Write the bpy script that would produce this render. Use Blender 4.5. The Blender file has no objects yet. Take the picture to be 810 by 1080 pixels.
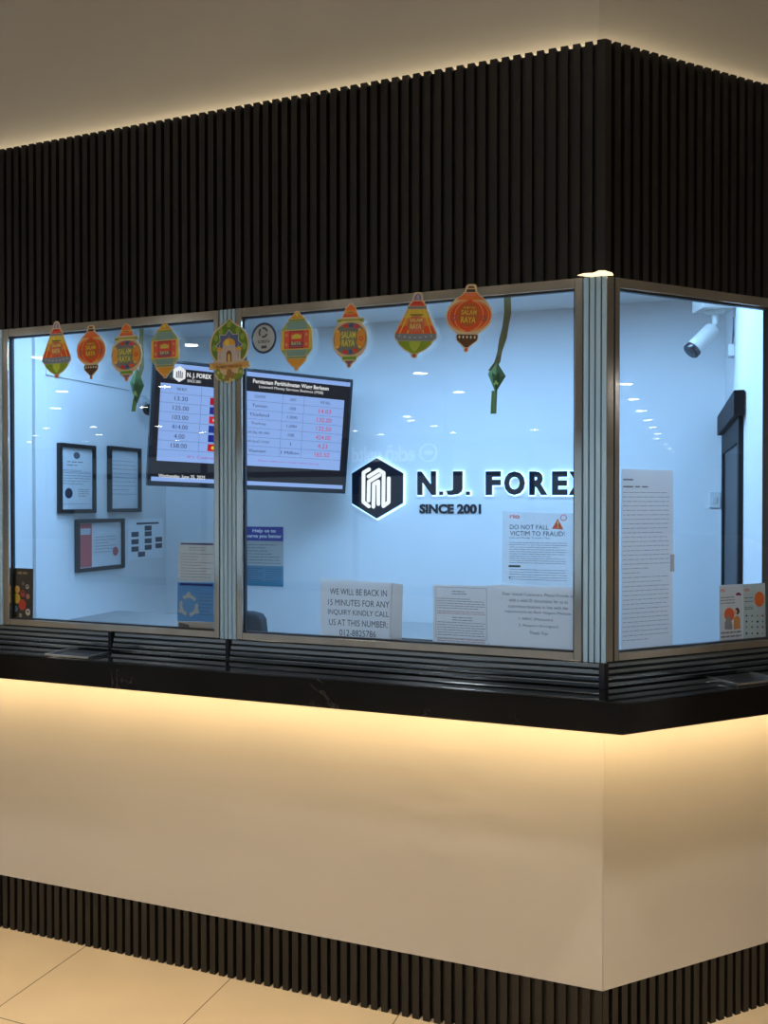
import bpy, bmesh, math, random
from mathutils import Vector as V
C = bpy.context.scene.collection
random.seed(5)
R = math.radians
# ------------------------------------------------------------------ camera
FPX, YAW, PIT = 929.178, R(110.8748), R(-0.665)
CAM = V((0.2985, -2.4834, 1.55))
FW = V((math.cos(YAW)*math.cos(PIT), math.sin(YAW)*math.cos(PIT), math.sin(PIT)))
RT = V((math.sin(YAW), -math.cos(YAW), 0)); UP = RT.cross(FW)
cd = bpy.data.cameras.new('camera'); cam = bpy.data.objects.new('camera', cd); C.objects.link(cam)
cam.location = CAM; cam.rotation_euler = (R(90)+PIT, 0, YAW-R(90))
cd.sensor_fit = 'HORIZONTAL'; cd.sensor_width = 36; cd.lens = FPX*36/810; cd.clip_start = .05
bpy.context.scene.camera = cam

class Pl:
    """a flat face of the place: origin, right, up, outward normal"""
    def __init__(s, o, u, v, n): s.o, s.u, s.v, s.n = V(o), V(u).normalized(), V(v).normalized(), V(n).normalized()
    def P(s, a, b, d=0): return s.o + s.u*a + s.v*b + s.n*d
    def px(s, x, y, d=0):
        r = FW + RT*((x-405)/FPX) + UP*((540-y)/FPX)
        t = (s.n.dot(s.o)+d - s.n.dot(CAM))/s.n.dot(r)
        q = CAM + r*t - s.o
        return q.dot(s.u), q.dot(s.v)
    def at(s, x, y, d=0):
        a, b = s.px(x, y, d); return s.P(a, b, d)
Z = V((0, 0, 1))
A = R(46.127); YB = 1.57; XL = -2.516; ZI = 2.43
F = Pl((0,0,0), (1,0,0), Z, (0,-1,0))
G = Pl((0,0,0), (math.cos(A), math.sin(A), 0), Z, (math.sin(A), -math.cos(A), 0))
B = Pl((0,YB,0), (1,0,0), Z, (0,-1,0))
W = Pl((XL,0,0), (0,1,0), Z, (1,0,0))
WA = V((.318,YB,0)); WB = Pl((0,.62,0),(1,0,0),(0,0,1),(0,-1,0)).at(785,500); WB.z = 0; WC = G.at(804,500,-.036); WC.z = 0     # right inner wall: back end, front end, front outer edge
wd = (WB-WA).normalized()
E_ = Pl(WB, -wd, Z, V((wd.y, -wd.x, 0)))
if E_.n.x > 0: E_.n = -E_.n
H = Pl((0,0,0), (1,0,0), (0,1,0), (0,0,1))
ty, tt, tr = R(49.029), R(5.198), R(-1.892)
td = V((math.cos(ty), math.sin(ty), 0)); tn = V((math.sin(ty), -math.cos(ty), 0))*math.cos(tt) - Z*math.sin(tt)
tu = tn.cross(td); tu = tu if tu.z > 0 else -tu
T = Pl((-1.6812,1.0598,1.8773), td*math.cos(tr)+tu*math.sin(tr), tu*math.cos(tr)-td*math.sin(tr), tn)

# ------------------------------------------------------------------ materials
def nt(name):
    m = bpy.data.materials.new(name); m.use_nodes = True
    n = m.node_tree.nodes; return m, n, m.node_tree.links, n['Principled BSDF']
MC = {}
def col(c, rough=.6, metal=0, spec=.5):
    k = (tuple(c), rough, metal, spec)
    if k not in MC:
        m, n, l, b = nt('paint'); b.inputs['Base Color'].default_value = (*c, 1)
        b.inputs['Roughness'].default_value = rough; b.inputs['Metallic'].default_value = metal
        b.inputs['Specular IOR Level'].default_value = spec
        MC[k] = m
    return MC[k]
def s(r, g, b):                                             # sRGB 0-255 -> linear
    f = lambda c: (c/255/12.92) if c/255 <= .04045 else ((c/255+.055)/1.055)**2.4
    return (f(r), f(g), f(b))
def emit(c, st):
    k = ('e', tuple(c), st)
    if k not in MC:
        m = bpy.data.materials.new('glow'); m.use_nodes = True; n = m.node_tree.nodes; n.clear()
        e = n.new('ShaderNodeEmission'); e.inputs[0].default_value = (*c, 1); e.inputs[1].default_value = st
        o = n.new('ShaderNodeOutputMaterial'); m.node_tree.links.new(e.outputs[0], o.inputs[0]); MC[k] = m
    return MC[k]
def noisy(name, c1, c2, scale, rough, bump=0, metal=0, detail=3, bscale=None, stretch=None):
    m, n, l, b = nt(name)
    tc = n.new('ShaderNodeTexCoord'); mp = n.new('ShaderNodeMapping'); l.new(tc.outputs['Object'], mp.inputs[0])
    if stretch: mp.inputs['Scale'].default_value = stretch
    t = n.new('ShaderNodeTexNoise'); t.inputs['Scale'].default_value = scale; t.inputs['Detail'].default_value = detail
    l.new(mp.outputs[0], t.inputs['Vector'])
    r = n.new('ShaderNodeValToRGB'); r.color_ramp.elements[0].color = (*c1,1); r.color_ramp.elements[1].color = (*c2,1)
    r.color_ramp.elements[0].position = .3; r.color_ramp.elements[1].position = .7
    l.new(t.outputs[0], r.inputs[0]); l.new(r.outputs[0], b.inputs['Base Color'])
    b.inputs['Roughness'].default_value = rough; b.inputs['Metallic'].default_value = metal
    if bump:
        t2 = n.new('ShaderNodeTexNoise'); t2.inputs['Scale'].default_value = bscale or scale; l.new(mp.outputs[0], t2.inputs['Vector'])
        bp = n.new('ShaderNodeBump'); bp.inputs['Strength'].default_value = bump; bp.inputs['Distance'].default_value = .02
        l.new(t2.outputs[0], bp.inputs['Height']); l.new(bp.outputs[0], b.inputs['Normal'])
    return m
def dented(m):                                              # a few shallow dents knocked into the panel
    n, l = m.node_tree.nodes, m.node_tree.links; b = n['Principled BSDF']
    tc = n.new('ShaderNodeTexCoord'); mp = n.new('ShaderNodeMapping'); mp.inputs['Location'].default_value = (1.35, 0, -1.95); mp.inputs['Scale'].default_value = (2.9, 2.9, 2.9)
    g = n.new('ShaderNodeTexGradient'); g.gradient_type = 'SPHERICAL'; l.new(tc.outputs['Object'], mp.inputs[0]); l.new(mp.outputs[0], g.inputs[0])
    t = n.new('ShaderNodeTexNoise'); t.inputs['Scale'].default_value = 6; t.inputs['Detail'].default_value = 1
    m2 = n.new('ShaderNodeMapping'); m2.inputs['Scale'].default_value = (.7, 1, 1.8); m2.inputs['Rotation'].default_value = (0, .5, 0); l.new(tc.outputs['Object'], m2.inputs[0]); l.new(m2.outputs[0], t.inputs['Vector'])
    x = n.new('ShaderNodeMath'); x.operation = 'MULTIPLY'; l.new(g.outputs['Fac'], x.inputs[0]); l.new(t.outputs[0], x.inputs[1])
    bp = n.new('ShaderNodeBump'); bp.inputs['Strength'].default_value = .6; bp.inputs['Distance'].default_value = .03; l.new(x.outputs[0], bp.inputs['Height'])
    for k in list(b.inputs['Normal'].links): l.new(k.from_socket, bp.inputs['Normal'])
    l.new(bp.outputs[0], b.inputs['Normal']); return m
SLAT = noisy('dark_slat', (.0072,.0056,.005), (.0105,.0084,.0074), 6, .5, stretch=(8,8,.6))
CREAM = noisy('cream_laminate', (.60,.565,.52), (.63,.595,.545), 1.2, .42, bump=.16, bscale=2.0, detail=1)
STEEL = noisy('brushed_steel', (.64,.62,.58), (.82,.79,.73), 9, .11, metal=.95, stretch=(1,1,.3))
FLUTE = noisy('fluted_steel', (.42,.66,.92), (.52,.76,1), 5, .2, metal=.2, stretch=(1,1,.4))  # blue mirrored from across the mall is put into the base colour
RAIL = noisy('rail_steel', (.36,.45,.55), (.46,.55,.65), 5, .16, metal=1)
DARK = col((.02,.022,.026), .4)
WHITE = noisy('white_paint', (.74,.75,.76), (.78,.79,.80), 2, .55)
CEIL_IN = noisy('booth_ceiling', (.74,.74,.74), (.78,.78,.78), 1, .8)
CEIL = noisy('ceiling_paint', (.66,.65,.63), (.70,.69,.67), 1, .8)
BOARD = noisy('bulkhead_paint', (.60,.585,.56), (.64,.62,.595), 1.3, .7)
CARD = col((.80,.66,.44), .5)
def paper(c, tr=.5):
    m, n, l, b = nt('thin_paper'); b.inputs['Base Color'].default_value = (*c,1); b.inputs['Roughness'].default_value = .7
    t = n.new('ShaderNodeBsdfTranslucent'); t.inputs[0].default_value = (*c,1); x = n.new('ShaderNodeMixShader'); x.inputs[0].default_value = tr
    l.new(b.outputs[0], x.inputs[1]); l.new(t.outputs[0], x.inputs[2]); l.new(x.outputs[0], n['Material Output'].inputs[0]); return m
PAPER = paper((.84,.835,.83), .55); INK = col((.03,.03,.035), .6); GREYINK = col((.20,.20,.22), .7)
def marble():
    m, n, l, b = nt('black_marble')
    tc = n.new('ShaderNodeTexCoord'); t = n.new('ShaderNodeTexNoise'); t.inputs['Scale'].default_value = 5; t.inputs['Detail'].default_value = 8; t.inputs['Distortion'].default_value = 2.2
    l.new(tc.outputs['Object'], t.inputs['Vector'])
    r = n.new('ShaderNodeValToRGB'); e = r.color_ramp.elements
    e[0].position = .485; e[0].color = (.0025,.0025,.003,1); e[1].position = .515; e[1].color = (.0025,.0025,.003,1)
    k = e.new(.5); k.color = (.07,.06,.05,1)
    t2 = n.new('ShaderNodeTexNoise'); t2.inputs['Scale'].default_value = 7; l.new(tc.outputs['Object'], t2.inputs['Vector'])
    r2 = n.new('ShaderNodeValToRGB'); r2.color_ramp.elements[0].position = .57; r2.color_ramp.elements[1].position = .68
    l.new(t2.outputs[0], r2.inputs[0]); l.new(t.outputs[0], r.inputs[0])
    mx = n.new('ShaderNodeMix'); mx.data_type = 'RGBA'; mx.inputs[6].default_value = (.0025,.0025,.003,1)
    l.new(r2.outputs[0], mx.inputs[0]); l.new(r.outputs[0], mx.inputs[7]); l.new(mx.outputs[2], b.inputs['Base Color'])
    b.inputs['Roughness'].default_value = .07; b.inputs['Specular IOR Level'].default_value = .42
    return m
MARBLE = marble()
def glass():
    m = bpy.data.materials.new('window_glass'); m.use_nodes = True; n = m.node_tree.nodes; n.clear(); l = m.node_tree.links
    lw = n.new('ShaderNodeLayerWeight'); lw.inputs[0].default_value = .5
    pw = n.new('ShaderNodeMath'); pw.operation = 'POWER'; pw.inputs[1].default_value = 5; l.new(lw.outputs['Facing'], pw.inputs[0])
    fr = n.new('ShaderNodeMath'); fr.operation = 'MULTIPLY_ADD'; fr.inputs[1].default_value = .96; fr.inputs[2].default_value = .04; l.new(pw.outputs[0], fr.inputs[0])
    t = n.new('ShaderNodeBsdfTransparent'); t.inputs[0].default_value = (.97,.985,.985,1)
    g = n.new('ShaderNodeBsdfGlossy'); g.inputs['Roughness'].default_value = 0
    x = n.new('ShaderNodeMixShader'); o = n.new('ShaderNodeOutputMaterial')
    l.new(fr.outputs[0], x.inputs[0]); l.new(t.outputs[0], x.inputs[1]); l.new(g.outputs[0], x.inputs[2]); l.new(x.outputs[0], o.inputs[0])
    return m
GLASS = glass()
def film(c, op):
    m = bpy.data.materials.new('clear_film'); m.use_nodes = True; n = m.node_tree.nodes; l = m.node_tree.links
    b = n['Principled BSDF']; b.inputs['Base Color'].default_value = (*c,1); b.inputs['Roughness'].default_value = .5; b.inputs['Alpha'].default_value = op
    return m
def floor_mat():
    m, n, l, b = nt('beige_floor_tile')
    tc = n.new('ShaderNodeNewGeometry'); mp = n.new('ShaderNodeMapping'); mp.inputs['Location'].default_value = (1.762, .438, 0)
    l.new(tc.outputs['Position'], mp.inputs[0])
    k = n.new('ShaderNodeTexBrick'); k.offset = 0; k.inputs['Scale'].default_value = 1
    k.inputs['Brick Width'].default_value = .58; k.inputs['Row Height'].default_value = .58; k.inputs['Mortar Size'].default_value = .0018; k.inputs['Mortar Smooth'].default_value = 0
    k.inputs['Color1'].default_value = (.70,.55,.345,1); k.inputs['Color2'].default_value = (.73,.575,.36,1); k.inputs['Mortar'].default_value = (.13,.085,.05,1)
    l.new(mp.outputs[0], k.inputs['Vector'])
    t = n.new('ShaderNodeTexNoise'); t.inputs['Scale'].default_value = 3; t.inputs['Detail'].default_value = 5; l.new(tc.outputs['Position'], t.inputs['Vector'])
    mx = n.new('ShaderNodeMix'); mx.data_type = 'RGBA'; mx.blend_type = 'MULTIPLY'; mx.inputs[0].default_value = .25
    l.new(k.outputs['Color'], mx.inputs[6]); l.new(t.outputs[0], mx.inputs[7]); l.new(mx.outputs[2], b.inputs['Base Color'])
    b.inputs['Roughness'].default_value = .28
    return m

# ------------------------------------------------------------------ mesh builder
TXT = {}
def text_geo(t, bold):
    if (t, bold) not in TXT:
        c = bpy.data.curves.new('lettering', 'FONT'); c.body = t; c.resolution_u = 3; c.offset = bold; c.align_x = 'CENTER'
        o = bpy.data.objects.new('lettering', c); C.objects.link(o)
        dg = bpy.context.evaluated_depsgraph_get(); me = o.evaluated_get(dg).to_mesh()
        vs = [tuple(v.co) for v in me.vertices]; fs = [tuple(p.vertices) for p in me.polygons]
        o.evaluated_get(dg).to_mesh_clear(); bpy.data.objects.remove(o); bpy.data.curves.remove(c)
        TXT[(t, bold)] = (vs, fs)
    return TXT[(t, bold)]
class MB:
    def __init__(s): s.v = []; s.f = []; s.m = []; s.sm = []; s.mats = []; s.cur = 0
    def mat(s, m):
        if m not in s.mats: s.mats.append(m)
        s.cur = s.mats.index(m); return s
    def add(s, vs, fs, smooth=False):
        n = len(s.v); s.v += [V(p) for p in vs]
        for f in fs: s.f.append([n+i for i in f]); s.m.append(s.cur); s.sm.append(smooth)
        return s
    def prism(s, pl, pts, d0, d1):                          # outline in a plane, from depth d0 to d1
        n = len(pts)
        vs = [pl.P(a, b, d0) for a, b in pts] + [pl.P(a, b, d1) for a, b in pts]
        fs = [tuple(range(n)), tuple(range(n, 2*n))] + [(i, (i+1) % n, n+(i+1) % n, n+i) for i in range(n)]
        return s.add(vs, fs)
    def box(s, pl, a0, a1, b0, b1, d0, d1): return s.prism(pl, [(a0,b0),(a1,b0),(a1,b1),(a0,b1)], d0, d1)
    def wbox(s, x0, x1, y0, y1, z0, z1): return s.box(H, x0, x1, y0, y1, z0, z1)
    def flat(s, pl, pts, d): return s.add([pl.P(a, b, d) for a, b in pts], [tuple(range(len(pts)))])
    def rect(s, pl, a0, a1, b0, b1, d): return s.flat(pl, [(a0,b0),(a1,b0),(a1,b1),(a0,b1)], d)
    def stroke(s, pl, pts, w, d0, d1, caps=True):
        for (a, b), (c, e) in zip(pts, pts[1:]):
            x, y = c-a, e-b; L = math.hypot(x, y) or 1; x, y = -y/L*w/2, x/L*w/2
            s.prism(pl, [(a-x,b-y),(c-x,e-y),(c+x,e+y),(a+x,b+y)], d0, d1)
        if caps:
            for a, b in pts: s.prism(pl, ell(a, b, w/2, w/2, 12), d0, d1)
        return s
    def tube(s, pts, r, n=10, rr=None):
        pts = [V(p) for p in pts]; rings = []
        for i, p in enumerate(pts):
            t = (pts[min(i+1, len(pts)-1)] - pts[max(i-1, 0)]).normalized()
            q = V((0,0,1)) if abs(t.z) < .9 else V((1,0,0)); a = t.cross(q).normalized(); b = t.cross(a)
            rad = rr[i] if rr else r
            rings.append([p + (a*math.cos(2*math.pi*k/n) + b*math.sin(2*math.pi*k/n))*rad for k in range(n)])
        vs = [q for g in rings for q in g]; fs = []
        for i in range(len(pts)-1):
            for k in range(n): fs.append((i*n+k, i*n+(k+1) % n, (i+1)*n+(k+1) % n, (i+1)*n+k))
        s.add(vs, fs, True); m = len(pts)-1
        s.add(rings[0], [tuple(range(n))]); s.add(rings[m], [tuple(range(n))]); return s
    def text(s, pl, t, xl, xr, yc, hpx, d, bold=0, yr=None):  # lettering printed on a face, between two marks in that face
        (a0, b0), (a1, b1) = pl.px(xl, yc, d), pl.px(xr, yc if yr is None else yr, d)
        top, bot = pl.px((xl+xr)/2, yc-hpx/2, d), pl.px((xl+xr)/2, yc+hpx/2, d)
        return s.textl(pl, t, (a0+a1)/2, (b0+b1)/2, a1-a0, top[1]-bot[1], d, bold)
    def textl(s, pl, t, ca, cb, w, h, d, bold=0, d1=None):
        vs, fs = text_geo(t, bold)
        x0, x1 = min(v[0] for v in vs), max(v[0] for v in vs); y0, y1 = min(v[1] for v in vs), max(v[1] for v in vs)
        q = [(ca + ((x-x0)/(x1-x0)-.5)*w, cb + ((y-y0)/(y1-y0)-.5)*h) for x, y, z in vs]
        if d1 is None: return s.add([pl.P(a, b, d) for a, b in q], fs)
        n = len(q); ed = {}
        for f in fs:
            for i in range(len(f)):
                e = (f[i], f[(i+1) % len(f)]); ed[e] = 1
        sides = [(i, j, n+j, n+i) for i, j in ed if (j, i) not in ed]
        return s.add([pl.P(a, b, d) for a, b in q] + [pl.P(a, b, d1) for a, b in q], list(fs) + [tuple(n+i for i in f) for f in fs] + sides)
    def micro(s, pl, a0, a1, b1, b0, n, hh, d, seed=1, last=.6, word=.012):     # rows of small print
        rn = random.Random(seed)
        for i in range(n):
            b = b1 + (b0-b1)*(i+.5)/n; e = a1 if rn.random() > .25 else a0 + (a1-a0)*rn.uniform(last, 1); a = a0
            while a < e - word*.3:
                w = min(rn.uniform(.4, 1.6)*word, e-a); s.rect(pl, a, a+w, b-hh/2, b+hh/2, d); a += w + word*.22
        return s
    def build(s, name, m=None, parent=None, bevel=0, seg=2):
        me = bpy.data.meshes.new(name); off = V(parent.matrix_world.translation) if parent else V((0,0,0))
        if parent: off = wloc(parent)
        me.from_pydata([tuple(p-off) for p in s.v], [], s.f)
        if m is not None and not s.mats: me.materials.append(m)
        for q in s.mats: me.materials.append(q)
        for p, i, k in zip(me.polygons, s.m, s.sm): p.material_index = i if s.mats else 0; p.use_smooth = k
        bm = bmesh.new(); bm.from_mesh(me); bmesh.ops.recalc_face_normals(bm, faces=bm.faces)
        if bevel:
            bmesh.ops.remove_doubles(bm, verts=bm.verts, dist=1e-6)
            ed = [e for e in bm.edges if len(e.link_faces) == 2 and e.calc_face_angle(0) > .5]
            bmesh.ops.bevel(bm, geom=ed, offset=bevel, segments=seg, profile=.6, affect='EDGES', clamp_overlap=True)
        bm.to_mesh(me); bm.free()
        o = bpy.data.objects.new(name, me); C.objects.link(o)
        if parent: o.parent = parent
        return o
def wloc(o):
    p = V((0,0,0))
    while o: p += V(o.location); o = o.parent
    return p
def ell(x, y, rx, ry, n=28, a0=0, a1=360): 
    full = abs(a1-a0) >= 360; k = n if full else n+1
    return [(x+rx*math.cos(R(a0+(a1-a0)*i/n)), y+ry*math.sin(R(a0+(a1-a0)*i/n))) for i in range(k)]
def tag(o, label, cat, group=None, kind=None):
    o['label'] = label; o['category'] = cat
    if group: o['group'] = group
    if kind: o['kind'] = kind
    return o
def thing(name, loc, label, cat, group=None):
    o = bpy.data.objects.new(name, None); C.objects.link(o); o.location = loc; o.empty_display_size = .05
    return tag(o, label, cat, group)
def struct(o, label=None, cat=None):
    o['kind'] = 'structure'
    if label: o['label'] = label; o['category'] = cat
    return o
def sbase(name, loc, label, cat):
    return struct(thing(name, loc, label, cat))

# ------------------------------------------------------------------ the setting
struct(MB().wbox(-27, 42, -27, 3, -.05, 0).build('floor', floor_mat()), 'polished beige square floor tiles with thin dark grout', 'floor')
struct(MB().wbox(-27, 42, -27, 3, 3.8, 3.85).build('ceiling', CEIL), 'pale mall ceiling with rows of round downlights', 'ceiling')
ZP, ZC0, ZC1, ZF0, ZF1 = .193, .950, 1.034, 2.172, 2.818
t_ = math.tan(A/2)
def wrap(pl_d0, x0, s1, z0, z1, d0, d1):                    # a band that turns the corner of the booth: plan outline swept in z
    c0, c1 = d0*t_, d1*t_
    a = [F.P(x0, 0, d0), V((c0, -d0, 0)), G.P(s1, 0, d0)]
    b = [F.P(x0, 0, d1), V((c1, -d1, 0)), G.P(s1, 0, d1)]
    pts = a + b[::-1]
    return [(p.x, p.y) for p in pts]
X0, S1 = -2.62, 1.1
# cream front below the counter
m = MB(); m.prism(H, [(X0,.02),(X0,.0),(-.001,.0),(-.001,.02)], ZP, .9495)
struct(m.build('wall_front', dented(CREAM.copy())), 'smooth cream laminate panel under the black counter, broad left face', 'wall')
m = MB(); m.box(G, .001, S1, ZP, .9495, 0, -.02)
struct(m.build('wall_right_front', CREAM), 'smooth cream laminate panel under the black counter, angled right face', 'wall')
# bulkhead above the fascia
m = MB(); m.prism(H, wrap(0, X0, S1, 0, 0, -.055, -.09), 2.44, 3.8)
struct(m.build('wall_upper', BOARD), 'plain grey-white plaster bulkhead rising above the slatted fascia', 'wall')
# inside of the booth
struct(MB().wbox(-2.75, .7, YB, YB+.08, 0, 2.43).build('wall_back', WHITE), 'pale blue-lit white wall behind the lit sign', 'wall')
wl = MB().wbox(XL-.08, XL, .05, YB, 0, 2.43)
wl = struct(wl.build('wall_left', WHITE), 'pale blue-lit side wall holding framed certificates', 'wall')
m = MB(); m.box(W, .575, .64, 1.0, ZI-.002, 0, .018); struct(m.build('trim_1', WHITE, wl, .003))
m = MB(); m.box(W, .645, 1.228, 1.0, 2.115, 0, .008).box(W, .645, 1.236, 2.115, 2.142, 0, .016); struct(m.build('trim_2', WHITE, wl, .002))
m = MB(); th = -E_.n*.11
m.add([p + Z*z for z in (0, 2.43) for p in (WA, WB, WC, V((WC.x+.02, YB, 0)))], [(0,1,2,3),(4,5,6,7),(0,1,5,4),(1,2,6,5),(2,3,7,6),(3,0,4,7)])
struct(m.build('wall_right', WHITE), 'narrow white side wall carrying the black sliding door', 'wall')
m = MB(); m.prism(H, [(X0,.045),(-.03,.045)] + [tuple(G.P(S1,0,-.045).xy)] + [(.78,YB+.08),(X0,YB+.08)], 2.43, 2.438)
struct(m.build('ceiling_inside', CEIL_IN), 'flat pale grey ceiling inside the booth', 'ceiling')

# ------------------------------------------------------------------ slatted cladding
def slat_profile(x0, x1, pitch, tooth, hi, lo, rev):
    pts = []; x = x0
    while x < x1 - 1e-6:
        e = min(x+tooth, x1); pts += [(x, hi), (e, hi)]
        if e+.0005 < x1: pts += [(e+.001, lo), (min(x+pitch-.001, x1), lo)]
        x += pitch
    return pts
def slats(pl, L, z0, z1, name, parent, left):
    # profile in (distance from corner, depth), swept vertically
    top = slat_profile(.001, L, .0335, .0205, 0, -.022, False)
    back = [(top[-1][0], -.028), (.001 + (0 if not left else 0), -.028)]
    prof = top + back; sg = -1 if left else 1
    n = len(prof); vs = [pl.P(sg*a, z, d) for z in (z0, z1) for a, d in prof]
    m = MB(); m.add(vs, [tuple(range(n)), tuple(range(n, 2*n))] + [(i, (i+1) % n, n+(i+1) % n, n+i) for i in range(n)])
    return m.build(name, SLAT, parent)
fa = thing('slatted_fascia', (0,0,ZF0), 'dark brown vertical-slat fascia wrapping the corner above the windows', 'wall cladding')
slats(F, 2.62, ZF0, ZF1, 'slat_panel', fa, True)['label'] = 'broad left run of dark slats'
slats(G, S1, ZF0, ZF1, 'slat_panel', fa, False)['label'] = 'angled right run of dark slats'
MB().wbox(-.03,-.004,.03,.031,ZF0,ZF0+.01)
m = MB(); m.prism(H, [(-.022,.0012),(-.022,-.0012),(.0005,-.0012)] + [tuple(G.P(.012,0,.0012).xy), tuple(G.P(.012,0,-.0012).xy), (0,.0012)], ZF0+.001, ZF1); m.build('corner_trim', SLAT, fa)
pb = thing('slatted_plinth', (0,0,0), 'black-brown vertical-slat plinth between cream panel and tiled floor', 'skirting')
slats(F, 2.62, 0, ZP, 'slat_panel', pb, True)['label'] = 'broad left run of plinth slats'
slats(G, S1, 0, ZP, 'slat_panel', pb, False)['label'] = 'angled right run of plinth slats'
# warm light strips
LED = emit((1,.78,.46), 24)
m = MB(); m.prism(H, wrap(0, X0, S1, 0, 0, -.034, -.044), ZF1-.026, ZF1-.018)
tag(m.build('led_strip', LED), 'warm light strip tucked behind the top edge of the slatted fascia', 'light strip')
m = MB(); m.prism(H, wrap(0, X0, S1, 0, 0, .112, .100), ZC0-.006, ZC0)
tag(m.build('led_strip', emit((1,.69,.33), 46)), 'warm light strip under the black marble counter', 'light strip')
# emissive patch added for light reflected in the frame top, no lamp there
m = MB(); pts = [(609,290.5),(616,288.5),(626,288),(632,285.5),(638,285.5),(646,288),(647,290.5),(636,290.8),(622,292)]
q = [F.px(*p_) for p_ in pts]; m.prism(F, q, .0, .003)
tag(m.build('reflected_glow_patch', emit((1,.72,.38), 2.2)), 'short glowing strip end wedged under the fascia above the corner post', 'light strip')  # no strip end here; stands in for light reflected in the frame top

# ------------------------------------------------------------------ counter
m = MB(); m.prism(H, wrap(0, X0, S1, 0, 0, .16, -.02), ZC0, ZC1)
tag(m.build('counter_top', MARBLE, None, .004, 3), 'polished black marble counter slab with faint white veins', 'counter')
HT = Pl((0,0,ZC1), (1,0,0), (0,1,0), Z)
def tray(pl, a, label):
    c = pl.P(a, ZC1, .085); t = thing('coin_tray', c, label, 'tray', 'coin trays on the counter')
    pr = [(-.055,.006),(-.05,.007),(-.047,.006),(-.03,.0025),(0,.0015),(.03,.0025),(.047,.006),(.05,.007),(.055,.006),(.055,.0),(-.055,.0)]
    m = MB(); n = len(pr); w = .085
    vs = [pl.P(a+k*w, ZC1+.0005+z, .085+d) for k in (-1,1) for d, z in pr]
    m.add(vs, [tuple(range(n)), tuple(range(n,2*n))] + [(i,(i+1)%n,n+(i+1)%n,n+i) for i in range(n)]); m.build('dish', col((.25,.27,.30),.2,1), t)
    m = MB()
    for k in (-1, 1): m.box(pl, a+k*w-.004, a+k*w+.004, ZC1+.0005, ZC1+.0095, .028, .142)
    m.box(pl, a-w, a+w, ZC1+.0005, ZC1+.0085, .138, .142); m.build('rim', STEEL, t, .001)
tray(F, F.px(82,690,.085)[0], 'stainless scoop tray on the counter below the left window')
tray(G, G.px(785,716,.085)[0], 'stainless scoop tray on the counter below the angled right window')

# ------------------------------------------------------------------ windows
ZW0, ZW1 = 1.105, 2.171
def window(n, pl, a0, a1, label, w0=.024, w1=.024):
    b = sbase('window_%d' % n, pl.P((a0+a1)/2, ZW0, -.02), label, 'window')
    m = MB()
    m.box(pl, a0, a0+w0, ZW0, ZW1, 0, -.030).box(pl, a1-w1, a1, ZW0, ZW1, 0, -.030)
    m.box(pl, a0+w0, a1-w1, ZW0, ZW0+.023, -.001, -.029).box(pl, a0+w0, a1-w1, ZW1-.028, ZW1, -.001, -.029)
    struct(m.build('window_frame', STEEL, b, .002))
    if w0 > .04: struct(MB().box(pl, a0+.0245, a0+.029, ZW0+.001, ZW1-.001, -.004, .0006).build('frame_groove', DARK, b))
    m = MB(); g = .004
    m.box(pl, a0+w0, a0+w0+g, ZW0+.023, ZW1-.028, -.013, -.0262).box(pl, a1-w1-g, a1-w1, ZW0+.023, ZW1-.028, -.013, -.0262)
    m.box(pl, a0+w0+g, a1-w1-g, ZW0+.023, ZW0+.023+g, -.013, -.0262).box(pl, a0+w0+g, a1-w1-g, ZW1-.028-g, ZW1-.028, -.013, -.0262)
    struct(m.build('gasket', DARK, b))
    m = MB(); m.box(pl, a0+w0-.001, a1-w1+.001, ZW0+.022, ZW1-.027, -.017, -.023)
    struct(m.build('window_pane', GLASS, b))
    return b
x_ = lambda px: F.px(px, 500)[0]
s_ = lambda px: G.px(px, 500)[0]
window(1, F, x_(3), x_(230.5), 'left steel-framed window hung with four paper lanterns', .026, .018)
window(2, F, x_(249), x_(614), 'wide middle steel-framed window in front of the lit sign', .021, .022)
window(3, G, .008, s_(832), 'angled right steel-framed window with long notice sheet', .046, .030)
def flutes(pl, a0, a1, n, name, label, z0=ZW0, z1=ZW1):
    b = sbase(name, pl.P((a0+a1)/2, z0, -.03), label, 'post'); p = (a1-a0)/n
    struct(MB().box(pl, a0, a1, z0, z1, -.020, -.044).build('backing', DARK, b))
    for i in range(n):
        c = a0 + (i+.5)*p; w = p*.41; prof = [(c-w,-.0195),(c-w,-.004),(c-w*.8,-.0012),(c,-.0005),(c+w*.8,-.0012),(c+w,-.004),(c+w,-.0195)]
        vs = [pl.P(a, z, d) for z in (z0, z1) for a, d in prof]; k = len(prof)
        struct(MB().add(vs, [tuple(range(k)), tuple(range(k,2*k))] + [(j,(j+1)%k,k+(j+1)%k,k+j) for j in range(k)]).build('rib', FLUTE, b))
flutes(F, x_(231), x_(248.5), 4, 'trim_3', 'ribbed steel mullion between the left and middle windows')
flutes(F, x_(614.5), x_(640), 4, 'trim_4', 'ribbed steel corner post right of the middle window')
flutes(F, x_(2.5)-.09, x_(2.5), 4, 'trim_5', 'ribbed steel post at the far left edge')
m = MB(); m.box(F, X0, x_(2.5)-.09, ZC1, ZW1, 0, -.045); struct(m.build('trim_6', STEEL), 'steel end panel at the far left of the window band', 'panel')
m = MB(); m.box(G, s_(832)+.001, S1, ZC1, ZW1, 0, -.045); struct(m.build('trim_7', STEEL), 'steel end panel at the far right of the window band', 'panel')
m = MB(); q_ = G.px(802.5,500,-.075)[0]; m.box(G, q_, q_+.09, ZC1, 2.43, -.047, -.072); struct(m.build('trim_9', col((.13,.13,.14), .5)), 'dark grey square post just inside the right end of the angled window', 'post')
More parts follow.
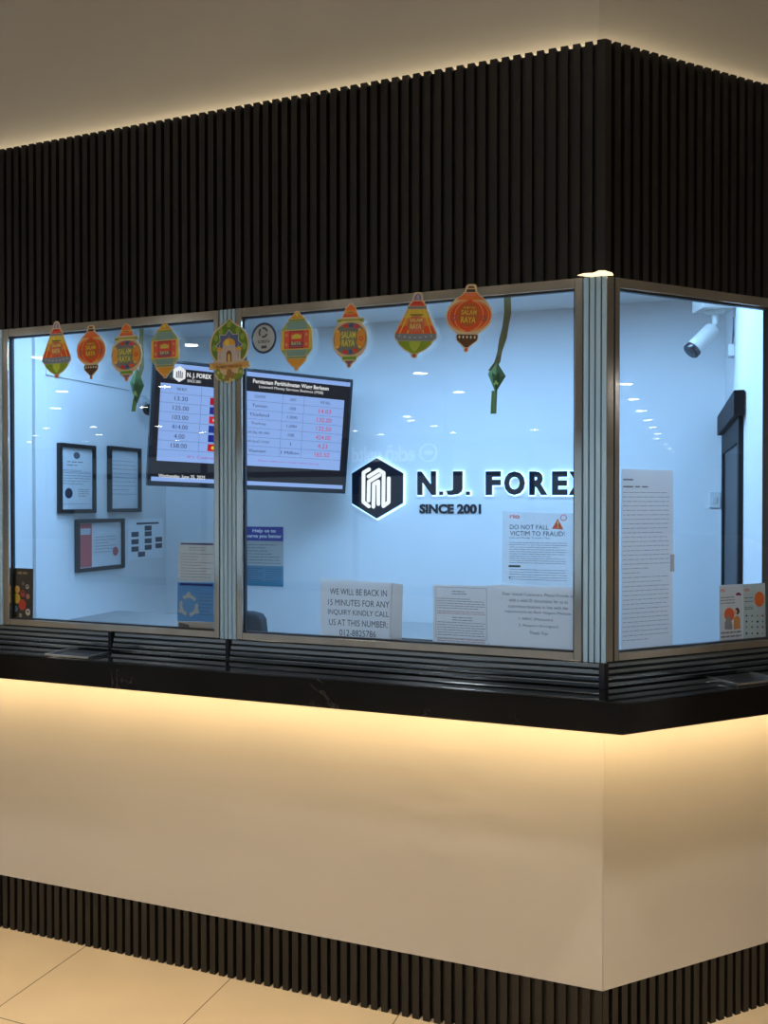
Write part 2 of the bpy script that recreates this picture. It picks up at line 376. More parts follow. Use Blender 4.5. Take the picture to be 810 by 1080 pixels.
# horizontal ribbed sill rails turning the corner
b = sbase('trim_8', (0,-.0,ZC1), 'stack of ribbed steel sill rails between the counter and the windows', 'sill')
struct(MB().prism(H, wrap(0, x_(2.5)-.09, s_(832), 0, 0, -.014, -.045), ZC1, ZW0).build('backing', col((.05,.06,.07), .4), b))
for i in range(4):
    z0 = ZC1 + .001 + i*.0175
    struct(MB().prism(H, wrap(0, x_(2.5)-.09, s_(832), 0, 0, 0.004-.003*i, -.0135), z0, z0+.0145).build('rail', RAIL, b, .003))
for px in (116, 240): 
    a = x_(px); struct(MB().box(F, a-.006, a+.006, ZC1, ZW0, .005, -.013).build('joint', col((.05,.05,.055),.3,1), b))
struct(MB().prism(H, [(-.012,-.0065),(.003,-.0065)]+[tuple(G.P(.012,0,.0065).xy), tuple(G.P(.012,0,-.01).xy), (0,.01),(-.012,.01)], ZC1, ZW0).build('joint', col((.10,.10,.11),.3,1), b))

# ------------------------------------------------------------------ paper lanterns
def sym(right): return [(x, y) for x, y in right] + [(-x, y) for x, y in right[::-1]]
def c_(r, g, b): return col([min(.86, k*1.3) for k in s(r, g, b)], .45)
def arc_band(cx, cy, rx, ry, w, a0, a1, n=16):
    return ell(cx, cy, rx, ry, n, a0, a1) + ell(cx, cy, rx-w, ry-w, n, a1, a0)
def ring(cx, cy, r, w): return [arc_band(cx, cy, r, r, w, 0, 180), arc_band(cx, cy, r, r, w, 180, 360)]
YEL = c_(236,190,80)
def designs():
    D = {}
    D['cone'] = dict(card=sym([(.035,.5),(.065,.46),(.078,.39),(.14,.30),(.155,.24),(.325,-.13),(.325,-.20),(.275,-.25),(.25,-.30),(.15,-.39),(.055,-.435),(.045,-.5)]), parts=[
        ('knob', 1, [(c_(120,125,170), sym([(.02,.48),(.05,.45),(.06,.38)])), (c_(165,160,190), sym([(.012,.46),(.02,.39)]))]),
        ('cap', 1, [(c_(205,70,52), sym([(.064,.365),(.12,.292)])), (c_(150,40,40), sym([(.05,.345),(.055,.335)]))]),
        ('collar', 1, [(c_(125,130,140), sym([(.137,.285),(.142,.248)]))]),
        ('body', 1, [(c_(240,190,70), sym([(.135,.24),(.195,.11)])), (c_(235,140,50), sym([(.195,.11),(.25,-.01)])), (c_(214,82,32), sym([(.25,-.01),(.305,-.13)]))] ),
        ('stripes', 2, [(c_(250,205,110), [(k*.05-.005,.235),(k*.05+.005,.235),(k*.12+.006,-.125),(k*.12-.006,-.125)]) for k in (-2,-1,1,2)]),
        ('emblem', 3, [(c_(196,110,84), sym([(.06,.14),(.12,.09),(.135,-.03),(.10,-.10)])), (c_(90,110,40), sym([(.09,.165),(.10,.145)]))]),
        ('lettering', 4, [('SALAM', 0, .075, .19, .055, c_(246,214,120)), ('RAYA', 0, -.02, .17, .08, c_(246,224,130))]),
        ('brim', 2, [(c_(118,132,152), sym([(.31,-.13),(.31,-.195),(.26,-.24)]))] + [(c_(170,180,190), ell(x, -.19+.03*(abs(x)/.27)**2, .016, .013, 10)) for x in (-.24,-.16,-.08,0,.08,.16,.24)]),
        ('base', 1, [(c_(120,150,40), sym([(.255,-.245),(.235,-.295),(.14,-.375),(.04,-.425)])), (c_(165,185,70), sym([(.09,-.245),(.07,-.33),(.015,-.40)]))]),
        ('finial', 1, [(c_(176,92,72), ell(0,-.462,.027,.03,14))])])
    D['round'] = dict(card=sym([(.045,.5),(.075,.475),(.085,.40),(.14,.335),(.22,.275),(.31,.16),(.335,.04),(.31,-.08),(.22,-.18),(.14,-.232),(.168,-.262),(.155,-.33),(.065,-.405),(.035,-.44),(.032,-.5)]), parts=[
        ('handle', 1, [(c_(112,84,58), sym([(.035,.475),(.05,.44)])), (c_(70,50,38), sym([(.058,.425),(.066,.385)]))]),
        ('neck', 1, [(c_(220,112,52), sym([(.075,.375),(.135,.32),(.20,.27)])), (c_(226,120,110), sym([(.06,.36),(.08,.335)]))]),
        ('body', 1, [(c_(206,80,40), ell(0,.035,.312,.235,36))]),
        ('stripes', 2, [(c_(240,160,90), q) for r_ in (.29,.21) for q in (arc_band(0,.035,r_,.232,.012,-80,80), arc_band(0,.035,r_,.232,.012,100,260))] + [(c_(120,90,110), q) for x in (-.22,.22) for q in ring(x,0,.042,.012)]),
        ('emblem', 3, [(c_(178,96,40), ell(0,.05,.145,.17,28))]),
        ('lettering', 4, [('SELAMAT HARI', 0, .155, .17, .028, YEL), ('SALAM', 0, .085, .22, .075, YEL), ('RAYA', 0, -.025, .21, .09, YEL)]),
        ('base', 1, [(c_(84,58,36), sym([(.138,-.24),(.152,-.262),(.14,-.325),(.055,-.395),(.02,-.43)]))] + [(c_(240,225,200), ell(x,-.278,.013,.022,12)) for x in (-.11,-.055,0,.055,.11)]),
        ('finial', 1, [(c_(190,96,72), ell(0,-.462,.022,.028,14))])])
    D['globe'] = dict(card=sym([(.02,.5),(.085,.43),(.145,.285),(.23,.26),(.24,.212),(.195,.195),(.275,.1),(.305,-.05),(.275,-.2),(.20,-.30),(.125,-.345),(.125,-.388),(.085,-.41),(.04,-.45),(.03,-.5)]), parts=[
        ('cap', 1, [(c_(226,112,56), sym([(.012,.48),(.075,.42),(.128,.29)])), (c_(240,165,80), sym([(.085,.385),(.10,.345)])), (c_(90,40,30), sym([(.055,.367),(.055,.357)])), (c_(200,70,60), sym([(.115,.31),(.12,.292)]))]),
        ('brim', 1, [(c_(108,150,52), sym([(.218,.25),(.222,.218)])), (c_(210,205,100), sym([(.15,.232),(.16,.218)]))]),
        ('body', 1, [(c_(118,122,130), ell(0,-.05,.278,.252,36))]),
        ('panels', 2, [(c_(222,150,64), ell(.185,-.05,.075,.16,20)), (c_(214,160,72), ell(-.205,-.05,.055,.15,20)), (c_(204,70,52), ell(-.07,.15,.05,.03,16)), (c_(70,90,140), ell(.02,.155,.04,.03,16)), (c_(190,70,90), ell(.105,.14,.05,.03,16)), (c_(196,60,48), ell(-.07,-.255,.05,.03,16)), (c_(60,100,160), ell(.02,-.25,.035,.035,16)), (c_(206,84,40), ell(.1,-.235,.045,.035,16))] + [(c_(206,70,40), q) for q in ring(.19,-.05,.036,.014)] + [(c_(240,210,90), ell(x,y,.016,.018,10)) for x, y in ((.16,.09),(.17,-.18),(-.21,.07),(-.21,-.17))]),
        ('emblem', 3, [(c_(126,136,110), ell(-.02,-.05,.148,.135,26))]),
        ('lettering', 4, [('SALAM', -.02, .01, .24, .105, c_(240,220,110)), ('RAYA', -.02, -.115, .22, .105, c_(240,220,110))]),
        ('base', 1, [(c_(112,160,60), sym([(.115,-.325),(.115,-.372)])), (c_(126,96,120), sym([(.075,-.39),(.03,-.44)]))]),
        ('finial', 1, [(c_(160,90,80), ell(0,-.463,.024,.028,14))])])
    D['barrel'] = dict(card=sym([(.02,.5),(.085,.43),(.155,.375),(.165,.335),(.20,.31),(.295,.19),(.305,-.15),(.21,-.26),(.195,-.32),(.145,-.37),(.075,-.435),(.045,-.46),(.03,-.5)]), parts=[
        ('cap', 1, [(c_(226,160,52), sym([(.012,.48),(.075,.418),(.142,.372)])), (c_(246,205,90), sym([(.01,.465),(.03,.41)]))]),
        ('collar', 1, [(c_(140,160,72), sym([(.15,.362),(.155,.328)]))]),
        ('body', 1, [(c_(120,160,165), sym([(.155,.325),(.185,.305),(.19,.185)])), (c_(232,196,84), sym([(.28,.185),(.29,-.145)])), (c_(150,180,110), [(.19,.3),(.28,.185),(.19,.185)]), (c_(150,180,110), [(-.19,.3),(-.28,.185),(-.19,.185)]), (c_(120,160,165), sym([(.195,-.15),(.175,-.255)])), (c_(150,180,110), [(.195,-.15),(.288,-.15),(.20,-.25)]), (c_(150,180,110), [(-.195,-.15),(-.288,-.15),(-.20,-.25)])]),
        ('panels', 2, [(c_(220,96,80), sym([(.235,.17),(.235,-.13)])), (c_(236,160,100), ell(.19,.10,.022,.03,10)), (c_(236,160,100), ell(-.19,.10,.022,.03,10)), (c_(236,160,100), ell(.19,-.06,.022,.03,10)), (c_(236,160,100), ell(-.19,-.06,.022,.03,10))]),
        ('emblem', 3, [(c_(120,60,100), sym([(.135,.165),(.135,-.125)])), (c_(206,80,70), sym([(.122,.15),(.122,-.11)])), (c_(86,90,130), sym([(.11,-.02),(.11,-.095)])), (c_(236,196,80), ell(0,.03,.09,.085,18,0,180))]),
        ('lettering', 4, [('SALAM', 0, .075, .19, .055, c_(245,225,120)), ('RAYA', 0, -.045, .18, .06, c_(240,220,150))]),
        ('base', 1, [(c_(110,150,110), sym([(.18,-.265),(.178,-.29)])), (c_(228,156,56), sym([(.175,-.30),(.135,-.36),(.06,-.43)]))]),
        ('finial', 1, [(c_(224,150,70), ell(0,-.462,.027,.028,14))])])
    return D
DS = designs(); LT = .0005
def lantern(kind, pxl, pyt, pyb, h, rot, label, name='paper_lantern', D=None, wide=1.0):
    D = D or DS[kind]
    d0 = .0002
    a0, bt = F.px(pxl, pyt, d0); _, bb = F.px(pxl, pyb, d0); h = bt-bb
    o = F.P(a0, (bt+bb)/2, d0); cr, sr = math.cos(R(rot)), math.sin(R(rot))
    t = thing(name, o, label, 'paper lantern' if name == 'paper_lantern' else 'paper decoration', 'Raya paper decorations along the window head')
    L = Pl(o, F.u*cr + F.v*sr, F.v*cr - F.u*sr, F.n)
    S = lambda pts: [(x*h*wide, y*h) for x, y in pts]
    MB().prism(L, S(D['card']), 0, .0016).build('card', CARD, t)
    for nm, lay, items in D['parts']:
        m = MB()
        for k, it in enumerate(items):
            d = .0016 + LT*lay + .00008*(k+1)
            if isinstance(it[0], str):
                m.mat(it[5]).textl(L, it[0], it[1]*h*wide, it[2]*h, it[3]*h*wide, it[4]*h, d+.0002, .02)
            else: m.mat(it[0]).prism(L, S(it[1]), .0014, d)
        m.build(nm, None, t)
lantern('cone', 59.8, 339, 399, 0, 0, 'orange cone paper lantern with green base, far left of the left window', wide=.98)
lantern('round', 96.2, 343, 400, 0, 0, 'red round paper lantern with brown base, in the left window', wide=1.0)
lantern('globe', 133.5, 341, 402, 0, 0, 'green-brimmed globe paper lantern in left window, beside the green ribbon ketupat', wide=1.08)
lantern('barrel', 174, 340, 399, 0, 0, 'yellow and pink barrel paper lantern in left window, in front of the television corner', wide=1.0)
lantern('barrel', 313, 328, 391, 0, -1, 'yellow and pink barrel paper lantern in middle window, beside the round sticker', wide=.98)
lantern('globe', 369.3, 320, 388, 0, -2, 'green-brimmed globe paper lantern in the middle window, above the television edge', wide=1.0)
lantern('cone', 439, 308.5, 377.5, 0, -4, 'orange cone paper lantern with green base, in the middle window above the lit sign', wide=1.07)
lantern('round', 494.5, 300, 371.5, 0, -5, 'red round paper lantern with brown base, overlapping the slats of the middle window', wide=1.07)
def mosque():
    star = []
    for i in range(16):
        r_ = .225 if i % 2 == 0 else .165; a = R(90+i*22.5); star.append((r_*math.cos(a), .08+r_*math.sin(a)))
    body = ell(0, .06, .33, .325, 30, 52, -232)
    og = [(.0,.5),(.03,.455),(.10,.40)]
    card = [(-.0,.5),(.035,.45),(.11,.405)] + ell(0,.08,.345,.335,24,62,-48) + [(.36,-.17),(.34,-.21),(.37,-.26),(.24,-.29),(.25,-.36),(.16,-.43),(.05,-.46),(-.02,-.5),(-.09,-.46),(-.2,-.44),(-.25,-.36),(-.24,-.29),(-.37,-.27),(-.34,-.22),(-.36,-.17)] + ell(0,.08,.345,.335,24,228,118) + [(-.11,.405),(-.035,.45)]
    inner = [(0,.475),(.03,.435),(.1,.385)] + ell(0,.08,.315,.31,22,65,-45) + ell(0,.08,.315,.31,22,225,115) + [(-.1,.385),(-.03,.435)]
    g1, g2 = c_(92,128,44), c_(134,164,70)
    leaf = lambda x, y, r_: ell(x, y, r_*.8, r_, 12)
    wall_ = c_(190,182,186); gold = c_(226,166,62)
    D = dict(card=card, parts=[
        ('leafy_ground', 1, [(g1, inner)] + [(g2, leaf(x, y, .05)) for x, y in ((-.23,.2),(.23,.2),(-.26,.05),(.26,.05),(-.15,.3),(.15,.3),(0,.39))] + [(c_(70,96,30), sym([(.09,.345),(.09,.338)]))]),
        ('star', 2, [(c_(186,190,200), [(x*1.07,(y-.08)*1.07+.08) for x, y in star]), (c_(84,100,150), star)]),
        ('mosque_walls', 3, [(wall_, [(-.20,-.17),(.20,-.17),(.20,0),(.12,.02),(.10,.09),(-.10,.09),(-.12,.02),(-.20,0)]), (c_(160,150,160), [(-.2,-.02),(-.12,-.02),(-.12,-.03),(-.2,-.03)]), (c_(160,150,160), [(.2,-.02),(.12,-.02),(.12,-.03),(.2,-.03)]), (c_(160,150,158), [(-.17,-.05),(-.15,-.05),(-.15,-.12),(-.17,-.12)]), (c_(160,150,158), [(.17,-.05),(.15,-.05),(.15,-.12),(.17,-.12)])]),
        ('dome', 4, [(gold, ell(0,.085,.11,.10,20,0,180)+[(-.0,.085)]), (gold, ell(-.165,.0,.05,.055,14,0,180)), (gold, ell(.165,.0,.05,.055,14,0,180)), (c_(245,200,100), ell(-.03,.12,.035,.05,14))] + [(gold, [(x-.006,y),(x+.006,y),(x,y+.05)]) for x, y in ((0,.18),(-.165,.05),(.165,.05))]),
        ('doorway', 4, [(c_(120,86,54), [(-.045,-.17),(.045,-.17)] + ell(0,-.06,.045,.06,12,0,180)), (c_(235,190,110), [(-.02,-.17),(.02,-.17)] + ell(0,-.09,.02,.04,10,0,180))]),
        ('ribbon', 5, [(c_(206,176,84), [(-.34,-.19),(-.25,-.19),(-.25,-.27),(-.34,-.25),(-.31,-.22)]), (c_(206,176,84), [(.34,-.18),(.25,-.19),(.25,-.27),(.34,-.25),(.31,-.215)]), (c_(204,160,96), [(-.29,-.185),(0,-.215),(.29,-.185),(.29,-.26),(0,-.285),(-.29,-.26)])]),
        ('lettering', 6, [('SELAMAT HARI RAYA', 0, -.243, .46, .038, c_(120,84,44))]),
        ('foliage', 1, [(c_(120,146,62), leaf(x, y, .055)) for x, y in ((-.2,-.32),(-.16,-.38),(.2,-.32),(.19,-.38),(-.1,-.42),(.12,-.40))] + [(c_(150,118,72), leaf(x, y, .055)) for x, y in ((0,-.33),(.05,-.38),(-.03,-.41))] + [(c_(180,190,110), leaf(x, y, .028)) for x, y in ((-.19,-.33),(.2,-.33),(-.1,-.40),(.02,-.44))])])
    lantern(None, 242, 335, 404.5, 0, 0, 'green paper decoration with a golden-domed mosque, hung on the ribbed mullion', 'paper_mosque_decoration', D, 1.0)
mosque()

# woven ribbon ketupat hanging behind the glass
def ketupat(path, knot, tail, hw, label, d):
    P = lambda q: F.at(q[0], q[1], d)
    base = P(path[0]); t = thing('ribbon_ketupat', base, label, 'ribbon decoration', 'green ribbon ketupat behind the glass')
    m = MB(); m.mat(c_(98,92,52)); vs = []; n = len(path)
    for i, (x, y, w, tw) in enumerate(path):
        c = P((x, y)); dirv = V((math.cos(R(tw)), math.sin(R(tw)), 0))
        nn = V((-dirv.y, dirv.x, 0))
        vs += [c-dirv*w, c-nn*.0006, c+dirv*w, c+nn*.0006]
    fs = [(4*i+k, 4*i+(k+1) % 4, 4*i+4+(k+1) % 4, 4*i+4+k) for i in range(n-1) for k in range(4)] + [(0,1,2,3), (4*n-4,4*n-3,4*n-2,4*n-1)]
    m.add(vs, fs); m.build('ribbon', None, t)
    m = MB(); cx, cy, rx, ry = knot; c = P((cx, cy)); mpx = (P((cx+1, cy))-c).length
    w_, h_ = rx*mpx, ry*mpx
    pts = [c+V((0,0,h_)), c+V((-w_,0,.25*h_)), c+V((0,-w_*.55,.1*h_)), c+V((w_,0,.05*h_)), c+V((0,w_*.55,.1*h_)), c-V((w_*.15,0,h_))]
    g = [c_(96,150,92), c_(58,96,58), c_(140,184,120), c_(74,118,70)]
    for k, f in enumerate([(0,1,2),(0,2,3),(0,3,4),(0,4,1),(5,2,1),(5,3,2),(5,4,3),(5,1,4)]): m.mat(g[k % 4]).add([pts[i] for i in f], [(0,1,2)])
    m.build('woven_knot', None, t)
    m = MB()
    for k, fr in enumerate(((.0,.45),(.35,.62),(.6,.8))):
        for sgn in (-1, 1):
            z0 = c.z + h_*(.1-fr[0]); q0 = w_*.75*(1-fr[0]); z1 = c.z + h_*(.1-fr[1]); 
            m.mat(c_(150,190,110) if k % 2 else c_(40,80,44)).add([V((c.x, c.y-w_*.6*(1-fr[0]*.6), z0)), V((c.x+sgn*q0*.6, c.y-w_*.36, z0+.01)), V((c.x+sgn*q0*.45, c.y-w_*.32, z1)), V((c.x, c.y-w_*.5*(1-fr[1]*.6), z1-.006))], [(0,1,2,3)])
    m.build('weave', None, t)
    m = MB(); a, b2 = tail; 
    for x0, x1 in ((-.5, -.02), (.02, .5)):
        p0, p1 = P(a), P(b2); ww = hw
        m.mat(c_(92,128,72)).add([p0+V((x0*ww*2,0,0)), p0+V((x1*ww*2,0,0)), p1+V((x1*ww*2,0,0)), p1+V((x0*ww*2,-.002,0)), p0+V((x0*ww*2,.0015,0)), p0+V((x1*ww*2,.0015,0)), p1+V((x1*ww*2,.0015,.004)), p1+V((x0*ww*2,.0015,0))], [(0,1,2,3),(4,5,6,7),(0,1,5,4),(1,2,6,5),(2,3,7,6),(3,0,4,7)])
    m.build('tail', None, t)
ketupat([(535,309,.010,10),(535.5,330,.0105,25),(533,345,.011,50),(530.5,357,.011,20),(527,371,.0085,-20),(524.5,382,.009,10),(518,391,.010,30)], (524,398,9.5,16), ((521.5,412),(520.5,436.5)), .0085, 'green ribbon ketupat hanging alone in the middle window', -.055)
ketupat([(149,340,.008,10),(149,366,.008,30),(149.5,388,.008,20),(147,396,.010,-10),(143.5,404,.011,15)], (144.5,408,7.5,17), ((142.5,420),(140.8,434)), .008, 'green ribbon ketupat behind the globe lantern in the left window', -.055)

# ------------------------------------------------------------------ lit sign on the back wall
COOL = emit((.32,.60,1), 3.6); WHT = emit((.9,.95,1), 1.15)
NAVY = col((.006,.009,.02), .2); 
zz = lambda x, y, k, ox, oy: (ox+x/k, oy+y/k)
hexpx = [zz(x, y, 11.57, 365, 475) for x, y in ((372,92),(693,277),(690,645),(370,833),(70,648),(70,280))]
dS = .024
hx = [B.px(x, y, dS) for x, y in hexpx]; hc = (sum(p[0] for p in hx)/6, sum(p[1] for p in hx)/6)
t = thing('hexagon_sign', B.P(*hc, 0), 'navy hexagon sign with white line emblem and blue glowing rim', 'sign')
MB().prism(B, hx, .012, dS).build('plaque', NAVY, t)
MB().prism(B, [(hc[0]+(a-hc[0])*1.045+.002, hc[1]+(b-hc[1])*1.045-.002) for a, b in hx], .005, .0115).build('glowing_rim', COOL, t)
m = MB()
for k in range(6): a, b = hx[k]; MB().tube([B.P(hc[0]+(a-hc[0])*.7, hc[1]+(b-hc[1])*.7, 0), B.P(hc[0]+(a-hc[0])*.7, hc[1]+(b-hc[1])*.7, .006)], .004, 8).build('standoff', STEEL, t)
m = MB()
for path in ([(282,232),(215,272),(212,628),(280,683)], [(275,318),(402,240),(460,276),(456,680),(520,632),(522,342)], [(410,300),(280,380),(275,614)], [(335,688),(340,412),(395,380),(395,655)]):
    m.stroke(B, [B.px(*zz(x, y, 11.57, 365, 475), dS) for x, y in path], .0185, dS-.001, dS+.003)
m.build('emblem', WHT, t)
t = thing('sign_lettering', B.P(B.px(525,522)[0], B.px(525,522)[1], 0), 'large navy company name letters with blue backlight beside the hexagon sign', 'sign')
yT, yBm = 496.8, 522.2
for ch, x0, x1 in (('N',440,459.5),('.',463.2,467),('J',470.5,487.5),('.',491.5,495.3),('F',512,528),('O',531.5,553.5),('R',558,577.5),('E',582,598.5),('X',599.5,622)):
    if ch == '.': a0, b0 = B.px(x0, 522.2, dS); a1, b1 = B.px(x1, 518.2, dS)
    else: a0, b0 = B.px(x0, yBm, dS); a1, b1 = B.px(x1, yT, dS)
    ca, cb, w, h = (a0+a1)/2, (b0+b1)/2, a1-a0, b1-b0
    if ch == '.': L = MB().box(B, a0, a1, b0, b1, .012, dS)
    else: L = MB().textl(B, ch, ca, cb, w, h, .012, .05, dS)
    L = L.build('letter', NAVY, t)
    if ch == '.': g = MB().box(B, a0-.003, a1+.005, b0-.004, b1+.003, .005, .0115)
    else: g = MB().textl(B, ch, ca+.001, cb-.001, w+.011, h+.010, .005, .07, .0115)
    g.build('backlight', COOL, L)
m = MB(); a0, b0 = B.px(442, 541.6, .01); a1, b1 = B.px(507, 531.6, .01)
tag(m.textl(B, 'SINCE 2001', (a0+a1)/2, (b0+b1)/2, a1-a0, b1-b0, 0, .045, .005).build('sign_tagline', NAVY), 'small navy founding year lettering below the company name', 'sign')

# ------------------------------------------------------------------ television
t = thing('television', T.P(0,0,-.03), 'black wall television showing the exchange rate table', 'television')
TW, TH = .475, .274
m = MB(); m.box(T, -TW, TW, -TH, TH, 0, -.03).box(T, -.3, .3, -.2, .16, -.03, -.06); m.build('casing', col((.012,.013,.016),.3), t, .004)
m = MB(); e = .012
m.box(T,-TW,TW,-TH,-TH+e+.006,0,.004).box(T,-TW,TW,TH-e,TH,0,.004).box(T,-TW,-TW+e,-TH+e,TH-e,0,.004).box(T,TW-e,TW,-TH+e,TH-e,0,.004)
m.build('bezel', col((.015,.017,.022),.25), t, .001)
z2 = lambda x, y: T.px(140+x/3.115, 370+y/3.115)
SCR = emit(s(38,42,54), .8)
sc = MB().rect(T, -TW+e, TW-e, -TH+e+.006, TH-e, .001).build('screen', SCR, t)
BL = emit(s(150,185,250), .92); 
m = MB(); q = [T.px(x, y) for x, y in ((167.8,401.7),(362.8,423.3),(358.2,496.9),(166,486.5))]
ta0, ta1 = T.px(169.5,402)[0], T.px(363,424)[0]; tb1, tb0 = T.px(265,412.7)[1], T.px(262,491)[1]
m.rect(T, ta0, ta1, tb0, tb1, .0016)
m.rect(T, -TW+e, TW-e, TH-e-.023, TH-e-.003, .0016); m.rect(T, -TW+e+.004, TW-e-.004, -TH+.022, -TH+.040, .0016)
m.build('table_area', BL, sc)
rows = 8; rh = (tb1-tb0)/8.2
m = MB().mat(emit(s(70,95,150), .9)); cols = [T.px(x, 440)[0] for x in (211,297,319.5)]
for i in range(1, 8): m.rect(T, ta0, ta1, tb1-i*rh-.0006, tb1-i*rh+.0006, .002)
for a in cols: m.rect(T, a-.0006, a+.0006, tb1-7*rh, tb1, .002)
m.build('grid_lines', None, sc)
ink = emit(s(48,58,100), .8); red = emit(s(206,60,100), .9)
m = MB().mat(ink)
def cell(t_, a, r_, h=.40, w=None, mat_=None, bold=0):
    if mat_: m.mat(mat_)
    hh = rh*h; m.textl(T, t_, a, tb1-(r_+.5)*rh, w or hh*.62*len(t_), hh, .0024, bold)
aB = T.px(190, 440)[0]; aC = T.px(273, 440)[0]; aU = T.px(308, 440)[0]; aS = T.px(342, 440)[0]
cell('WE BUY', aB, 0, .3, bold=.01)
for i, v in enumerate(('13.30','125.00','103.00','414.00','4.00','158.00')): cell(v, aB, i+1, .46)
cell('COUNTRY', aC, 0, .3); cell('UNIT', aU, 0, .3); cell('WE SELL', aS, 0, .3)
for i, (c, u) in enumerate((('Taiwan','100'),('Thailand','1,000'),('Turkey','1,000'),('UAE (Big 100-1000)','100'),('UAE (Small 5-10-50)','1'),('Vietnam','1 Million'))):
    cell(c, aC, i+1, .33, w=min(.11, .012*len(c))); cell(u, aU, i+1, .33, w=.003 if len(u) == 1 else .010*len(u))
m.build('black_figures', None, sc)
m = MB()
for i, v in enumerate(('14.03','132.00','122.50','424.00','4.23','165.50')): cell(v, aS, i+1, .5, mat_=red)
m.mat(emit(s(180,80,180), .9)); m.textl(T, "It's Convenient & Safe", T.px(228,482)[0], tb1-7.6*rh, .26, .013, .0024); m.textl(T, 'Please collect your receipt before leaving', aC+.16, tb1-7.6*rh, .30, .011, .0024)
m.build('red_figures', None, sc)
m = MB().mat(emit((1,1,1), .9))
a0, b0 = z2(178, 80); a1, b1 = z2(258, 89)
m.textl(T, 'N. J. FOREX', (a0+a1)/2, (b0+b1)/2, a1-a0, .026, .002, .03); m.textl(T, 'SINCE 2001', a0+(a1-a0)*.3, (b0+b1)/2-.023, (a1-a0)*.55, .012, .002)
a0, b0 = z2(395, 99); a1, b1 = z2(643, 128); m.textl(T, 'Perniagaan Perkhidmatan Wang Berlesen', (a0+a1)/2, (b0+b1)/2, a1-a0, .024, .002, .02)
a0, b0 = z2(415, 118); a1, b1 = z2(625, 140); m.textl(T, 'Licensed Money Services Business (MSB)', (a0+a1)/2, (b0+b1)/2, a1-a0, .016, .002)
a0, b0 = z2(84, 411); a1, b1 = z2(237, 419); m.textl(T, 'Wednesday, June 25, 2025', (a0+a1)/2, (b0+b1)/2, a1-a0, .021, .002, .01)
a0, b0 = z2(153, 76); m.flat(T, [(a0+.031*math.cos(R(90+60*k)), b0+.035*math.sin(R(90+60*k))) for k in range(6)], .002)
m.build('screen_lettering', None, sc)
m = MB().mat(emit(s(60,70,110), .8))
for dx in (-.012, -.004, .004, .012): m.rect(T, a0+dx-.0022, a0+dx+.0022, b0-.018, b0+.016-abs(dx)*.6, .0024)
m.build('screen_emblem', None, sc)
m = MB(); af = T.px(227, 440)[0]
for i, (c1, c2) in enumerate(((s(170,30,60),s(40,50,150)),(s(40,50,140),s(180,60,80)),(s(214,40,60),s(240,220,230)),(s(30,60,150),s(50,50,140)),(s(30,40,140),s(40,60,160)),(s(206,30,40),s(236,210,60)))):
    b = tb1-(i+1.5)*rh; m.mat(emit(c1, .9)).rect(T, af-.028, af+.028, b-.016, b+.016, .002); m.mat(emit(c2, .9)).flat(T, ell(af-.004, b, .008, .008, 10), .0024)
m.build('flags', None, sc)
m = MB(); p0 = T.P(0,0,-.06); p1 = V((-2.12, YB-.06, p0.z+.02)); m.tube([p0, (p0+p1)/2+V((.03,.03,.01)), p1], .022, 10)
m.wbox(-2.2, -2.04, YB-.06, YB-.001, p0.z-.08, p0.z+.12); m.build('wall_arm', DARK, t, 0)

